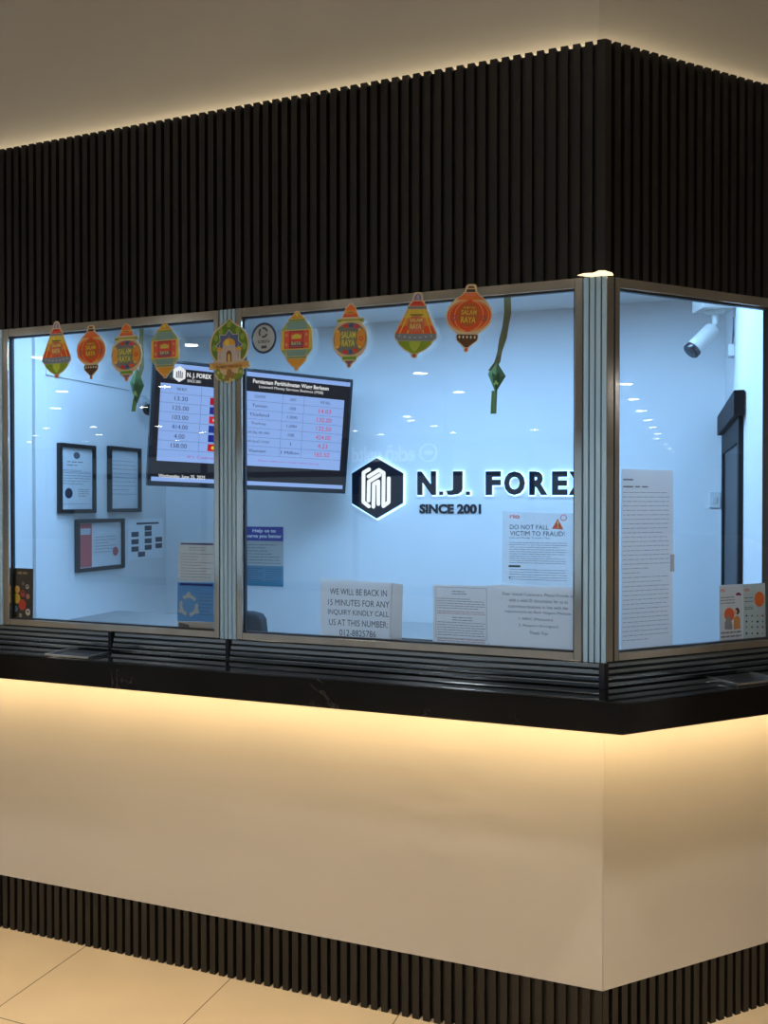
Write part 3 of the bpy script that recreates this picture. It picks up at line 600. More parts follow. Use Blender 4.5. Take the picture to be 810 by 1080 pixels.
# ------------------------------------------------------------------ frames on the left wall
FRM = col((.012,.011,.012), .35); CERT = col((.66,.68,.70), .6); PIC = noisy('certificate_paper', (.66,.69,.72), (.70,.73,.76), 3, .12, bump=.35, bscale=22)
def frame(name, px, label, kind):
    (x0, y0, x1, y1) = px; a0, b1 = W.px(x0, y0); a1, _ = W.px(x1, (y0+y1)/2); _, b0 = W.px(x0, y1)
    t = thing(name, W.P((a0+a1)/2, b0, 0), label, 'framed certificate', 'framed certificates on the left wall'); w = .018
    m = MB(); m.box(W,a0,a0+w,b0,b1,.0085,.0275).box(W,a1-w,a1,b0,b1,.0085,.0275).box(W,a0+w,a1-w,b0,b0+w,.0085,.0275).box(W,a0+w,a1-w,b1-w,b1,.0085,.0275); m.build('frame', FRM, t, .002)
    sh = MB().box(W,a0+w-.002,a1-w+.002,b0+w-.002,b1-w+.002,.0085,.0155).build('certificate', PIC, t)
    i0, i1, j0, j1 = a0+w+.012, a1-w-.012, b0+w+.012, b1-w-.012; ih = j1-j0; iw = i1-i0; mid = (i0+i1)/2
    m = MB().mat(GREYINK)
    if kind == 'portrait':
        m.mat(col((.12,.12,.15),.6)).flat(W, ell(mid, j1-.022, .022, .016, 14), .0161); m.mat(GREYINK)
        m.micro(W, i0+.03, i1-.03, j1-.045, j1-.075, 2, .004, .0161, 3, word=.03); m.micro(W, i0, i1, j1-.085, j0+.10, 6, .0022, .0161, 4, word=.02)
        m.rect(W, i0, i1, j1-.098, j1-.0965, .0161); m.rect(W, i0, i1, j0+.012, j0+.0135, .0161)
        m.build('certificate_print', None, sh); MB().flat(W, ell(i0+.04, j0+.062, .026, .024, 20), .0165).build('seal', col(s(52,50,70), .6), sh)
        MB().micro(W, mid+.01, i1-.01, j0+.085, j0+.045, 4, .003, .0163, 8, word=.02).build('signature', GREYINK, sh)
    elif kind == 'foil':
        m.micro(W, i0, i1, j1-.03, j0+.05, 9, .0022, .0161, 14, word=.02); m.build('certificate_print', None, sh)
    else:
        m.micro(W, mid-.04, i1-.03, j1-.05, j0+.05, 6, .0026, .0161, 9, word=.02); m.build('certificate_print', None, sh)
        r = MB().rect(W, a0+w+.006, a0+w+.095, b0+w+.003, b1-w-.003, .0161).build('red_border', col(s(190,92,92), .6), sh)
        r['label'] = 'faded red side band'
        MB().rect(W, a0+w+.015, a0+w+.085, b1-w-.055, b1-w-.025, .0165).build('emblem_box', col((.5,.52,.56), .6), sh)
        MB().flat(W, ell(i1-.032, j0+.055, .022, .022, 20), .0165).build('seal', col(s(176,84,84), .6), sh)
frame('certificate_frame', (58,467,97,541.5), 'black-framed portrait certificate with dark round seal, nearer the window on left wall', 'portrait')
frame('certificate_frame', (111,470.3,145,540.3), 'black-framed portrait certificate with glinting sheet, next to the television', 'foil')
frame('certificate_frame', (76.7,548,127.3,604), 'black-framed landscape certificate with red side band, below two portrait frames', 'land')
a0, b1 = W.px(135, 547.5); a1, _ = W.px(172, 560); _, b0 = W.px(135, 591)
t = thing('staff_chart', W.P((a0+a1)/2, b0, 0), 'white sheet with small portrait photos in rows, beside the landscape certificate', 'chart')
MB().box(W, a0, a1, b0, b1, .0005, .0015).build('sheet', col((.86,.88,.92), .5), t)
m = MB().mat(col(s(60,62,80), .6)); cw = (a1-a0); m.rect(W, a0+cw*.22, a0+cw*.86, b1-.030, b1-.020, .002)
for u, v in ((.55,.24),(.18,.38),(.55,.38),(.18,.56),(.55,.56),(.86,.54),(.18,.74),(.55,.72),(.86,.70),(.36,.88)): m.rect(W, a0+cw*(u-.1), a0+cw*(u+.1), b1-(b1-b0)*v-.013, b1-(b1-b0)*v+.013, .002)
m.build('portrait_photos', None, t)
# rate board poster on the back wall
a0, b1 = B.px(259, 555.3); a1, b0 = B.px(299, 618.8)
t = thing('service_poster', B.P((a0+a1)/2, b0, 0), 'small notice with navy heading and teal foot, on back wall below the television', 'poster')
MB().box(B, a0, a1, b0, b1, .0, .0015).build('sheet', col((.50,.49,.46), .6), t)
h = b1-b0; w = a1-a0
MB().rect(B, a0, a1, b1-h*.24, b1, .002).build('header', col(s(36,38,150), .5), t)
MB().textl(B, 'Help us to', (a0+a1)/2-.0, b1-h*.075, w*.62, h*.075, .0024, .03).textl(B, 'serve you better', (a0+a1)/2, b1-h*.165, w*.92, h*.08, .0024, .03).build('lettering', col((.85,.85,.9), .6), t)
MB().rect(B, a0, a1, b0, b0+h*.34, .002).build('foot', col(s(82,134,160), .5), t)
m = MB().mat(GREYINK).micro(B, a0+.015, a1-.015, b1-h*.28, b1-h*.64, 7, .004, .0024, 21, word=.02); m.mat(col(s(50,84,110), .6)).micro(B, a0+.012, a0+w*.46, b0+h*.31, b0+h*.08, 6, .003, .0024, 5, word=.012).micro(B, a0+w*.54, a1-.012, b0+h*.31, b0+h*.08, 6, .003, .0024, 6, word=.012); m.build('small_print', None, t)

# ------------------------------------------------------------------ papers on the glass (taped to the inner face)
dG = -.0242
def sheet(name, pl, c, label, cat, mat_=PAPER, group=None, d=dG, curl=0):
    """c: four corners TL TR BR BL"""
    q = [pl.px(x, y, d) for x, y in c]; base = pl.P((q[2][0]+q[3][0])/2, (q[2][1]+q[3][1])/2, d)
    t = thing(name, base, label, cat, group)
    sh = MB().prism(pl, q, d, d-.0008).build('sheet', mat_, t)
    return t, q
dT = dG+.0003
t, q = sheet('notice_sheet', F, [(338.7,610),(414,614.5),(412,679.5),(337.3,674)], 'grey paper notice saying back in fifteen minutes, standing at foot of middle window', 'notice')
m = MB()
for s_t, xl, xr, yl, yr in (('WE WILL BE BACK IN',348,408,622.5,627),('15 MINUTES FOR ANY',346,410.5,634.2,638.5),('INQUIRY KINDLY CALL',346,410,644.5,649.5),('US AT THIS NUMBER:',347,409,655,660),('012-8825786',358,396.5,666.5,669.5)):
    m.text(F, s_t, xl, xr, yl, 6.6, dT, 0, yr)
m.build('lettering', INK, t)
qa = [F.px(x, y, -.03) for x, y in ((412.8,614.5),(425.5,616.5),(424,678.5),(411,677))]
MB().prism(F, qa, -.0265, -.0272).build('clear_sleeve', film((.7,.72,.74), .55), t)
t, q = sheet('notice_sheet', F, [(457.2,616),(516,618),(515.3,684),(456.4,679.5)], 'bordered grey sheet of small print at foot of the middle window', 'notice')
m = MB().mat(GREYINK); a0, a1 = q[0][0]+.008, q[1][0]-.008; b1, b0 = q[0][1]-.008, q[3][1]+.022
for bb in (b1-.0, b0): m.rect(F, a0, a1, bb-.0005, bb+.0005, dT)
for aa in (a0, a1): m.rect(F, aa-.0005, aa+.0005, b0, b1, dT)
m.micro(F, a0+.05, a1-.04, b1-.008, b1-.022, 2, .0022, dT, 31, word=.012).micro(F, a0+.004, a1-.004, b1-.03, b1-.065, 5, .0018, dT, 32, word=.010)
m.micro(F, a0+.05, a1-.04, b1-.085, b1-.10, 2, .0022, dT, 33, word=.012).micro(F, a0+.004, a1-.004, b1-.10, b1-.145, 6, .0018, dT, 34, word=.010)
m.mat(col(s(170,110,106), .7)).micro(F, a0+.004, a1-.004, b1-.068, b1-.08, 2, .0018, dT, 35, word=.010).micro(F, a0+.004, a1-.004, b1-.15, b1-.162, 2, .0018, dT, 36, word=.010)
m.build('small_print', None, t)
t, q = sheet('notice_sheet', F, [(516.2,616.5),(608,620),(608,689.5),(515.6,684.5)], 'grey customer notice with large centred text, in the lower right of middle window', 'notice')
m = MB()
for s_t, xl, xr, yl, yr in (('Dear Valued Customers, Please Provide us',530,605,626,629.3),('with a valid ID documents for us to',537,599,632.5,635.3),('commence business in line with the',536,599,639,641.5),('requirements by Bank Negara Malaysia.',532.5,603,645,647.7),('1. NRIC (Malaysian)',547,583,652.5,654.5),('2. Passport (Foreigner)',547,589,659.3,661.8),('Thank You',558.5,577.5,667.3,668.3)):
    m.text(F, s_t, xl, xr, yl, 3.4, dT, .0, yr)
m.build('lettering', INK, t)
t, q = sheet('fraud_warning_sheet', F, [(530,539.5),(607.5,541.5),(607.5,619.5),(529.5,616)], 'pale clear sheet with fraud warning and orange triangle, above the customer notice', 'notice', film((.60,.64,.68), .16))
zf = lambda x, y: (525+x/9.31, 535+y/9.31)
m = MB(); INK2 = col((.03,.03,.04), .7)
m.mat(INK2).text(F, 'DO NOT FALL', 537.8, 578.6, 555.2, 4.8, dT, .0, 556.8).text(F, 'VICTIM TO FRAUD!', 537.8, 595.5, 561.8, 5.0, dT, .0, 563.8).text(F, 'Internet Money Transfer Tips', 537, 580, 567, 2.2, dT, 0, 568)
a0, b1 = F.px(537.5, 571, dT); a1, _ = F.px(598, 571, dT); _, b0 = F.px(537.5, 594.5, dT)
m.mat(GREYINK).micro(F, a0, a1, b1, b0, 10, .0016, dT, 41, .5, .012)
_, b2 = F.px(537, 599, dT); _, b3 = F.px(537, 612, dT); m.micro(F, a0, a1, b2, b3, 5, .0016, dT, 42, .5, .012)
a_, b_ = F.px(536.5, 597, dT); m.mat(INK).rect(F, a_, a_+.034, b_-.003, b_+.003, dT); a_, b_ = F.px(537.5, 609, dT); m.rect(F, a_-.002, a_+.002, b_-.002, b_+.002, dT)
m.build('lettering', None, t)
ORG = c_(196,92,60)
m = MB().mat(ORG); m.text(F, 'rio', 537.8, 548, 544.5, 5, dT, .02); m.build('logo', None, t)
m = MB().mat(ORG).flat(F, [F.px(*zf(x, y), dT) for x, y in ((590,112),(645,218),(530,212))], dT); m.build('warning_triangle', None, t)
m = MB().mat(c_(235,215,190)).flat(F, [F.px(*zf(x, y), dT) for x, y in ((583,140),(597,140),(594,180),(587,180))], dT+.0002).flat(F, [F.px(*zf(x, y), dT) for x, y in ((585,190),(596,190),(596,202),(585,202))], dT+.0002); m.build('exclamation_mark', None, t)
m = MB().mat(c_(190,110,110)); ca, cb = F.px(*zf(646,102), dT)
for r_ in ring(ca, cb, .0095, .0028): m.flat(F, r_, dT)
m.build('ring_mark', None, t)
# round sticker
ca, cb = F.px(278.2, 356.6, dT); 
t = thing('round_sticker', F.P(ca, cb, dG), 'round white sticker with navy ring, beside the mosque decoration', 'sticker')
rx = F.px(291.5,356,dT)[0]-ca; ry = cb-F.px(278,373,dT)[1]
MB().prism(F, ell(ca, cb, rx, ry, 36), dG, dG-.0006).build('rim', col(s(44,48,86), .5), t)
MB().flat(F, ell(ca, cb, rx*.85, ry*.85, 36), dT).build('face', col((.60,.62,.65), .5), t)
m = MB().mat(col(s(70,74,104), .6))
for k in range(3):
    for r_ in (arc_band(ca-.002, cb+.018, .017, .017, .006, k*120+10, k*120+100, 10),): m.flat(F, r_, dT+.0002)
m.micro(F, ca-.022, ca+.022, cb-.006, cb-.016, 2, .0028, dT+.0002, 51, 1, .012); m.rect(F, ca-.009, ca+.010, cb-.033, cb-.024, dT+.0002)
m.build('emblem', None, t)
# two small posters at the right of the left window
t, q = sheet('regulation_notice', F, [(188.5,571.5),(225.5,572),(225.5,613.5),(188,612.5)], 'beige notice of small print with navy bar, at right edge of the left window', 'poster', paper((.66,.64,.60), .5))
a0, a1, b1, b0 = q[0][0], q[1][0], q[0][1], q[3][1]
MB().rect(F, a0+.008, a1-.002, b1-.009, b1-.003, dT).build('header', col(s(40,44,110), .5), t)
MB().mat(GREYINK).micro(F, a0+.04, a1-.03, b1-.014, b1-.03, 2, .002, dT, 61, .8, .012).micro(F, a0+.008, a1-.003, b1-.034, b0+.01, 9, .002, dT, 62, .5, .010).build('small_print', None, t)
t, q = sheet('circle_poster', F, [(187.3,613.8),(225.5,614.5),(225.5,656),(187,655)], 'blue poster with ring of pale figures, below the beige regulation notice', 'poster', paper((.16,.40,.60), .5))
a0, a1, b1, b0 = q[0][0], q[1][0], q[0][1], q[3][1]
MB().rect(F, a0+.01, a1-.004, b1-.010, b1-.003, dT).build('header', col(s(40,44,130), .5), t)
m = MB().mat(col(s(176,196,206), .6)); ca, cb = F.px(199, 638.5, dT); rr = (F.px(209,638,dT)[0]-ca)
for k in range(3): m.flat(F, arc_band(ca, cb, rr, rr, rr*.32, 90+k*120-55, 90+k*120+42, 14), dT); m.flat(F, ell(ca+rr*1.05*math.cos(R(90+k*120)), cb+rr*1.05*math.sin(R(90+k*120)), rr*.2, rr*.2, 10), dT+.0001)
m.build('figure_ring', None, t)
MB().micro(F, ca+rr*1.1, a1-.004, b1-.03, b0+.02, 7, .0018, dT, 71, .6, .01).build('small_print', col(s(70,110,150), .6), t)
t, q = sheet('blank_slip', F, [(187.5,655.4),(225.5,656.4),(225.5,663.5),(187.5,660.5)], 'plain grey slip below the blue circle poster', 'paper slip', col((.46,.46,.47), .7))
MB().flat(F, [F.px(x, y, dT) for x, y in ((189,656.2),(199.5,659),(199.5,662),(188.5,660.5))], dT).build('dark_corner', col((.10,.10,.11), .7), t)
# dark colourful leaflet in the left corner of the left window
t, q = sheet('dark_leaflet', F, [(12,599),(35,599.8),(34.5,654),(11.7,652)], 'dark leaflet with colourful rounded shapes at lower left corner of left window', 'leaflet', col((.05,.043,.036), .5))
ca = (q[0][0]+q[1][0])/2; hw = (q[1][0]-q[0][0])/2; b1, b0 = q[0][1], q[3][1]; hh = b1-b0
m = MB()
for u, v, r_, c in ((-.55,.42,.22,(206,160,80)),(-.6,.60,.30,(200,170,60)),(.05,.50,.20,(176,60,50)),(.0,.72,.32,(190,60,44)),(.55,.36,.14,(190,180,175)),(.6,.55,.16,(180,120,110)),(.6,.86,.20,(200,190,180)),(-.75,.8,.2,(90,130,150)),(-.2,.93,.12,(160,150,120)),(.1,.30,.10,(120,110,120))):
    m.mat(c_(*c)).flat(F, ell(ca+u*hw*.85, b1-v*hh, r_*hw*1.1, r_*hw*1.25, 16), dT+.00005*len(m.f))
for u, v in ((.0,.47),(.12,.47),(.52,.35),(.6,.35),(.56,.85),(.66,.85)): m.mat(INK).flat(F, ell(ca+u*hw*.85, b1-v*hh, hw*.05, hw*.06, 8), dT+.0012)
m.build('picture', None, t)
MB().micro(F, ca-hw*.4, ca+hw*.45, b1-.012, b1-.022, 1, .008, dT, 81, 1, .02).build('heading', c_(150,130,90), t)
# long notice and leaflets on the angled window
t, q = sheet('long_notice', G, [(655.5,494.5),(710,496.2),(709.5,683.5),(655.5,689.5)], 'tall grey notice of many text lines on the angled right window', 'notice', paper((.80,.79,.79), .55))
a0, a1, b1, b0 = q[0][0]+.006, q[1][0]-.016, q[0][1], q[3][1]
m = MB().mat(GREYINK); m.micro(G, a0, a0+.05, b1-.025, b1-.035, 1, .004, dT, 90, 1, .03).micro(G, a0, a0+.09, b1-.045, b1-.055, 1, .004, dT, 91, 1, .03)
m.mat(col((.3,.3,.32), .7)).micro(G, a0, a1, b1-.06, b0+.03, 34, .0017, dT, 92, .35, .016); m.build('small_print', None, t)
MB().box(G, a1+.006, a1+.022, (b0+b1)/2-.035, (b0+b1)/2+.015, dT+.0001, dT).build('tape', film((.6,.58,.55), .5), t)
LW = paper((.70,.69,.68), .35)
zr = lambda x, y: (740+x/10.8, 600+y/10.8)
t, q = sheet('leaflet', G, [(758.6,617.2),(783.4,616),(784,677.5),(758.8,680.2)], 'white leaflet with orange disc and two people, left of pair on angled window', 'leaflet', LW)
gp = lambda *pts: [G.px(*zr(x, y), dT) for x, y in pts]
MB().mat(ORG).text(G, 'rio', 759.8, 764.8, 622.6, 4, dT, .02).build('logo', None, t)
m = MB().mat(ORG).flat(G, [G.px(*zr(x, y), dT) for x, y in ell(315,520,58,78,20)], dT); m.build('orange_disc', None, t); m = MB().mat(c_(120,34,40)).flat(G, [G.px(*zr(x, y), dT) for x, y in ell(420,302,32,34,14,180,360)], dT); m.build('half_disc', None, t)
m = MB().mat(c_(130,130,140)).flat(G, gp((262,610),(290,570),(335,575),(350,640),(350,690),(262,690)), dT+.0002).flat(G, [G.px(*zr(x, y), dT) for x, y in ell(305,560,22,30,12)], dT+.0003)
m.mat(c_(186,130,80)).flat(G, gp((365,560),(400,530),(435,555),(442,680),(365,690)), dT+.0002); m.mat(c_(50,36,34)).flat(G, [G.px(*zr(x, y), dT) for x, y in ell(405,480,26,40,12)], dT+.0002); m.mat(c_(206,160,130)).flat(G, [G.px(*zr(x, y), dT) for x, y in ell(388,490,17,26,12)], dT+.0003)
m.build('people_picture', None, t)
m = MB().mat(GREYINK)
for y0 in (330, 362, 395): a_, b_ = G.px(*zr(215,y0), dT); c2, _ = G.px(*zr(375,y0), dT); m.micro(G, a_, c2, b_+.003, b_-.003, 1, .0028, dT, y0, 1, .014)
for y0 in (732, 778): a_, b_ = G.px(*zr(220,y0), dT); c2, _ = G.px(*zr(455,y0), dT); m.micro(G, a_, c2, b_+.003, b_-.003, 1, .005, dT, y0, 1, .012)
m.build('small_print', None, t)
t, q = sheet('leaflet', G, [(783.7,616.2),(807,614.8),(807.6,675.8),(784.3,677.8)], 'grey-green leaflet with orange circle and icon grid, right of pair on angled window', 'leaflet', paper((.56,.60,.58), .35))
MB().mat(ORG).text(G, 'rio', 785, 790.5, 621.8, 4, dT, .02).build('logo', None, t)
MB().mat(c_(206,104,44)).flat(G, [G.px(*zr(x, y), dT) for x, y in ell(658,345,57,86,22)], dT).build('orange_circle', None, t)
m = MB().mat(GREYINK)
for y0 in (332, 374, 440, 460): a_, b_ = G.px(*zr(490,y0), dT); c2, _ = G.px(*zr(585,y0), dT); m.micro(G, a_, c2, b_+.003, b_-.003, 1, .003, dT, y0, 1, .014)
m.build('small_print', None, t)
m = MB()
for j, y0 in enumerate((535, 600, 662, 735)):
    for i, x0 in enumerate((512, 575, 637, 695)):
        m.mat((INK, c_(150,60,70), c_(60,70,110), GREYINK)[(i*3+j*2) % 4]).flat(G, [G.px(*zr(x, y), dT) for x, y in ell(x0, y0, 13, 14, (4,6,3,8)[(i+j) % 4])], dT)
m.build('icons', None, t)

# ------------------------------------------------------------------ security cameras
CW = col((.50,.485,.455), .45)
def bullet(loc, plate_n, joint, aim, label, sc=1.0, bh=.052, cap=(.03,.02,.025), shell=CW, base='box'):
    loc = V(loc); t = thing('security_camera', loc, label, 'security camera', 'security cameras inside the booth')
    m = MB(); n = V(plate_n).normalized(); u = n.orthogonal().normalized() if abs(n.z) < .9 else V(RT); v = n.cross(u); pl = Pl(loc, u, v, n)
    if base == 'box': m.box(pl, -.066, .060, -.055, .055, .0, bh)
    else: m.prism(pl, ell(0,0,.045*sc,.045*sc,24), 0, .02*sc)
    m.build('mount_box', shell, t, .004)
    m = MB(); j0 = loc + n*(bh if base == 'box' else .02*sc); j = V(joint)
    m.tube([j0, j0+n*.012*sc, j0+n*.016*sc], .04*sc, 20, [.045*sc,.04*sc,.018*sc]); m.tube([j0+n*.012*sc, j0+n*.05*sc, (j0+n*.05*sc)*.4+j*.6+n*.02*sc, j], .014*sc, 12); m.build('bracket', shell, t)
    a = V(aim).normalized(); f = j - a*.055*sc; e_ = j + a*.085*sc
    m = MB(); m.tube([f-a*.01*sc, f, e_-a*.02*sc], .034*sc, 24, [.028*sc,.035*sc,.037*sc]); m.build('body', shell, t)
    m = MB(); m.tube([e_-a*.02*sc, e_, e_+a*.004*sc], .038*sc, 24, [.038*sc,.038*sc,.034*sc]); b = m.build('front_bezel', col(cap, .25), t); b['label'] = 'black front bezel'
    m = MB(); m.tube([e_+a*.003*sc, e_+a*.006*sc], .015*sc, 16); m.build('lens', col((.01,.01,.015), .05), t)
mid = Pl(CAM + FW*3.28, RT, UP, -FW)
mp = mid.at(754, 328)
bullet((mp.x, mp.y, 2.4295), (0,0,-1), mid.at(742,357), -RT*.68-UP*.68-FW*.08, 'white bullet security camera on ceiling mount behind the angled right window', .84, 2.4295-mp.z)
wp = W.at(149, 424); j = wp + V((.075,-.02,-.03))
bullet(wp, (1,0,0), j, V((.35,-.85,-.35)), 'small security camera with black front on left wall beside the television', .75, .05, (.02,.02,.025), col((.5,.52,.54), .5), 'disc')
# contact sensor with cable, wall switch
pc = E_.px(774, 371); t = thing('door_sensor', E_.P(pc[0], pc[1], 0), 'small white sensor with thin cable on wall above the black door', 'sensor')
a, b = pc; MB().box(E_, a-.03, a+.03, b-.02, b+.025, 0, .022).build('sensor_body', col((.8,.82,.84), .4), t, .003)
MB().tube([E_.P(a-.02, b+.025, .006), E_.P(a-.05, b+.07, .006), E_.P(a-.062, 2.16, .006), E_.P(a-.062, 2.235, .006)], .003, 8).build('cable', col((.16,.17,.2), .5), t)
a, b = B.px(754, 527); t = thing('light_switch', B.P(a, b, 0), 'pale square light switch on back wall left of the black door', 'switch')
MB().box(B, a-.022, a+.022, b-.035, b+.035, .0005, .008).build('plate', col((.66,.67,.68), .4), t, .002); MB().box(B, a-.010, a+.010, b-.015, b+.015, .008, .011).build('rocker', col((.6,.62,.64), .4), t, .001)
# black sliding door
d = sbase('door_1', E_.P(.55, 0, 0), 'black-framed sliding door with boxed header on the right inner wall', 'door')
BK = col((.010,.011,.014), .6, 0, .2)
Lw = (WB-WA).length
struct(MB().box(E_, -.012, Lw-.03, 1.832, 1.914, .001, .034).build('door_header', BK, d, .003))
m = MB(); m.box(E_, .03, .09, 0, 1.83, .001, .016).box(E_, Lw-.10, Lw-.03, 0, 1.83, .001, .016).box(E_, .09, Lw-.10, 1.75, 1.83, .001, .016).box(E_, .09, Lw-.10, 0, .10, .001, .016); struct(m.build('door_frame', BK, d, .002))
struct(MB().box(E_, .09, Lw-.10, .10, 1.75, .001, .008).build('door_panel', col((.008,.011,.02), .35, 0, .15), d))

# ------------------------------------------------------------------ furniture inside
GREY = col((.36,.36,.37), .5)
def cabinet(px0, px1, yt, y0, label):
    bp = Pl((0,y0,0), (1,0,0), Z, (0,-1,0)); bk = Pl((0,y0+.39,0), (1,0,0), Z, (0,-1,0)); a0 = bk.px(px0, yt)[0]; a1 = bk.px(px1, yt)[0]; zt = bk.px((px0+px1)/2-20, yt)[1]
    t = thing('cabinet', ((a0+a1)/2, y0+.2, 0), label, 'cabinet', 'low cabinets inside the booth')
    MB().wbox(a0+.008, a1-.008, y0+.01, y0+.38, 0, zt-.02).build('carcass', GREY, t, .003)
    MB().wbox(a0, a1, y0, y0+.39, zt-.02, zt).build('top', col((.2,.195,.19), .55), t, .002)
    for k in range(2):
        z0 = zt*(.06+.45*k); dr = MB().wbox(a0+.02, a1-.02, y0-.006, y0+.01, z0, z0+zt*.42).build('drawer', GREY, t, .002)
        MB().wbox((a0+a1)/2-.06, (a0+a1)/2+.06, y0-.022, y0-.006, z0+zt*.36, z0+zt*.375).build('handle', STEEL, dr, .002)
cabinet(124, 240, 646, .35, 'low grey cabinet behind the left window under the certificates')
cabinet(424, 610, 659, .35, 'low grey cabinet behind the paper notices of the middle window')
t = thing('office_chair', (-1.75, .95, 0), 'black office chair, only its backrest top showing beside the mullion', 'chair')
cb_ = Pl((0,.95,0), (1,0,0), Z, (0,-1,0)); ca, zt = cb_.px(257, 644.5); CF = col((.028,.032,.04), .7)
cx = cb_.px(252, 650)[0]; hw = cb_.px(280.5, 668)[0]-cx
m = MB(); m.prism(cb_, [(cx-hw,.60),(cx+hw,.60),(cx+hw*1.02,.93),(cx+hw*.93,zt-.03),(cx+hw*.8,zt-.008),(cx+hw*.5,zt),(cx-hw*.5,zt),(cx-hw*.8,zt-.008),(cx-hw*.93,zt-.03),(cx-hw*1.02,.93)], .03, -.03); m.build('backrest', CF, t, .012)
MB().wbox(cx-.19, cx+.19, .99, 1.41, .44, .52).build('seat', CF, t, .02)
MB().tube([(cx,.98,.62),(cx,1.03,.5),(cx,1.1,.46)], .02).build('back_support', DARK, t)
MB().tube([(cx,1.2,.08),(cx,1.2,.45)], .028).build('gas_post', DARK, t)
for k in range(5):
    a = R(72*k+18); lg = MB().tube([(cx,1.2,.09),(cx+.26*math.cos(a),1.2+.26*math.sin(a),.07)], .02, 8, [.024,.015]).build('leg', DARK, t)
    MB().tube([(cx+.26*math.cos(a)-.02,1.2+.26*math.sin(a),.03),(cx+.26*math.cos(a)+.02,1.2+.26*math.sin(a),.03)], .03, 14).build('castor', DARK, lg)

# ------------------------------------------------------------------ mall ceiling lights mirrored in the glass
LP = [(-9.6,-8.4),(-12.2,-11.9),(-14.6,-14.45),(-18.9,-18.9),(-21.4,-21.2),(-24,-23.7),(-17.3,-19.1),(-19.1,-21.6),(-21.7,-24.1),(-9.8,-12),(-15.25,-19.5),(-15.4,-22.1),(-12.5,-15),(-18.2,-24.8),(-6.8,-8.3),(-4.6,-12.1),(-4.7,-14.9),(-7.4,-19.4),(-10.5,-23.2),(-10.3,-24.9),(-7.6,-22.4),(-7.8,-25),(-5.1,-24.8),(-7.7,-20.5),
      (14.9,-.77),(17.55,-.77),(20.15,-.71),(22.8,-.64),(25.25,-.6),(28,-.5),(30.25,-.57),(33.9,-.35),(36.6,-.25),(39.2,-.1)]
def downlight(loc, label, src=None, glow=60):
    if src is None:
        t = thing('ceiling_downlight', loc, label, 'ceiling light', 'round mall ceiling downlights'); L = Pl(loc, (1,0,0), (0,1,0), (0,0,-1))
        m = MB()
        for q in ring(0, 0, .15, .025): m.prism(L, q, .0, .012)
        m.build('trim_ring', col((.7,.7,.7), .4), t); MB().prism(L, ell(0,0,.125,.125,20), .0, .006).build('diffuser', emit((1,.95,.88), glow), t); return t
    t = src.copy(); C.objects.link(t); t.location = loc; t['label'] = label
    for c in src.children: d_ = c.copy(); C.objects.link(d_); d_.parent = t
    return t
first = None
for x, y in LP:
    d_ = downlight((x, y, 3.8), 'round recessed downlight in the mall ceiling, mirrored small in the window glass', first); first = first or d_
near = [(-3.3,-3.2),(-.7,-3.2),(1.9,-3.2),(-3.3,-5.8),(-.7,-5.8),(1.9,-5.8),(-2.6,-1.0),(-1.3,-2.0),(-.2,-1.4),(.9,-.75),(2.0,-1.8)]
soft = None
for x, y in near:
    d_ = downlight((x, y, 3.8), 'round recessed downlight in the mall ceiling above the shopper side of the counter', soft, 5); soft = soft or d_
def area(name, loc, size, power, c, rot=(0,0,0), sy=None, spread=180, shape='RECTANGLE'):
    l = bpy.data.lights.new(name, 'AREA'); l.energy = power; l.color = c; l.shape = shape; l.size = size; l.size_y = sy or size; l.spread = R(spread)
    o = bpy.data.objects.new(name, l); C.objects.link(o); o.location = loc; o.rotation_euler = rot; return o
for x, y in near: area('downlight_lamp', (x, y, 3.785), .2, 4.5 if y < -2.5 else 12, (1,.92,.81) , shape='DISK', spread=150 if y < -2.5 else 80)
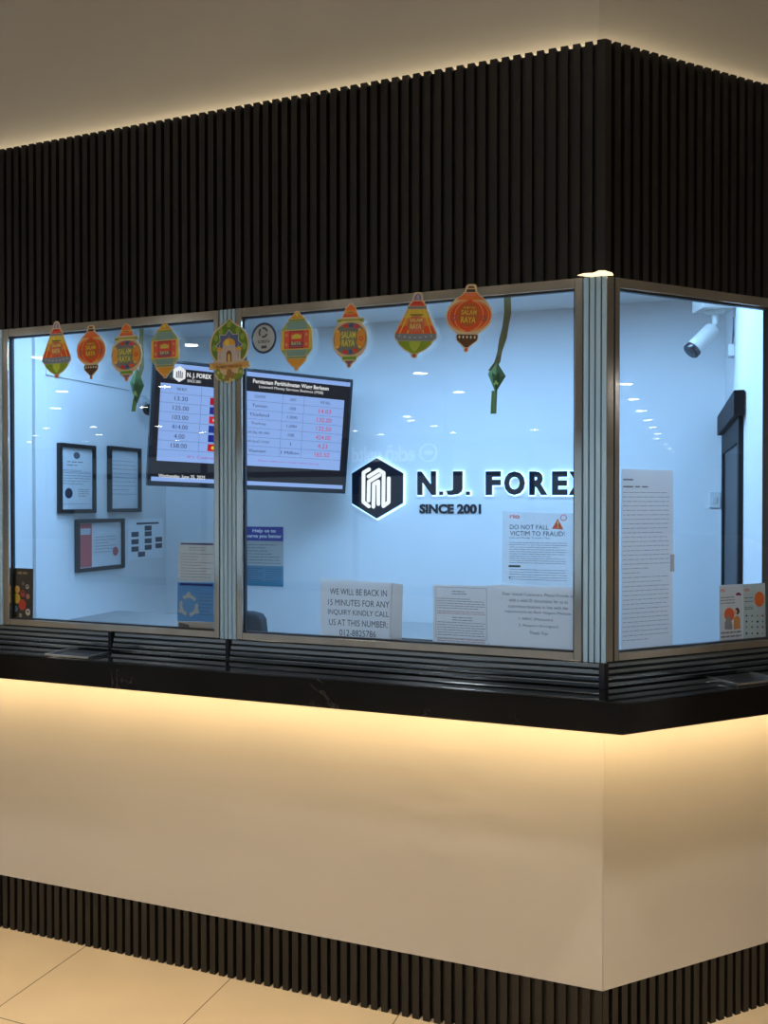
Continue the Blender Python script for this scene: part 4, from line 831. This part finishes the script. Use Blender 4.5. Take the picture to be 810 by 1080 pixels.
# glazed shop across the mall, mirrored in the polished steel
t = thing('shopfront', (-4, -11.3, 0), 'brightly lit glazed shopfront across the mall, mirrored in the steel posts', 'shop')
SF = Pl((-4,-11.3,0), (-1,0,0), Z, (0,1,0)); m = MB()
for a in (-7.5, -4.5, -1.5, 1.5, 4.5, 7.5): m.box(SF, a-.05, a+.05, 0, 2.45, -.12, 0)
for z0, z1 in ((0,.14),(1.98,2.08),(2.38,2.45)): m.box(SF, -7.5, 7.5, z0, z1, -.11, -.005)
m.build('frame', col((.03,.03,.035), .4), t)
for a in (-7.5, -4.5, -1.5, 1.5, 4.5): MB().box(SF, a+.05, a+2.95, .14, 2.38, -.09, -.07).build('lit_window', emit((.58,.80,1), .5), t)
# sign board across the mall, mirrored faintly in the glass
sp = V((-4.42, -11.0, 2.34)); t = thing('shop_sign', sp, 'pale sign board across the mall, mirrored faintly in the middle window', 'sign')
SP = Pl(sp, (-1,0,0), Z, (0,1,0))
MB().box(SP, -.75, 1.25, -.28, .28, -.06, 0).build('board', col((.10,.10,.11), .5), t, .01)
MB().textl(SP, 'eck\u014d unltd', .45, 0, 1.1, .27, .002, .02, .03).build('lettering', emit((.8,.9,1), 1.7), t)
m = MB().mat(emit((.8,.9,1), 1.7))
for q in ring(-.33, 0, .15, .025): m.prism(SP, q, .002, .03)
m.prism(SP, ell(-.33, 0, .08, .04, 16), .002, .03); m.build('emblem', None, t)
MB().tube([SP.P(-.6,.27,-.03), SP.P(-.6,1.46,-.03)], .012).tube([SP.P(1.1,.27,-.03), SP.P(1.1,1.46,-.03)], .012).build('hanger', STEEL, t)

# ------------------------------------------------------------------ booth lighting
ICOL = (.305,.59,1)
for k, (x, y, w) in enumerate(((-1.85,.55,.8),(-.85,.55,.8),(-.1,.6,.5))):
    t = thing('ceiling_panel_light', (x, y, 2.43), 'flat cool-white panel light in booth ceiling, %s' % (('above the office chair', 'in front of the lit sign', 'near the black sliding door')[k]), 'ceiling light')
    MB().wbox(x-w/2-.02, x+w/2+.02, y-.17, y+.17, 2.418, 2.4295).build('frame', col((.7,.72,.74), .4), t); MB().wbox(x-w/2, x+w/2, y-.15, y+.15, 2.414, 2.4182).build('diffuser', emit(ICOL, 3), t)
    area('panel_lamp', (x, y, 2.41), w, (14,24,15.5)[k], ICOL, sy=.3)
# world
w = bpy.data.worlds.new('mall'); w.use_nodes = True; bpy.context.scene.world = w
w.node_tree.nodes['Background'].inputs[0].default_value = (.40,.39,.375,1); w.node_tree.nodes['Background'].inputs[1].default_value = .21
vs = bpy.context.scene.view_settings; vs.view_transform = 'Standard'; vs.look = 'None'; vs.exposure = 0; vs.gamma = 1; vs.use_curve_mapping = False
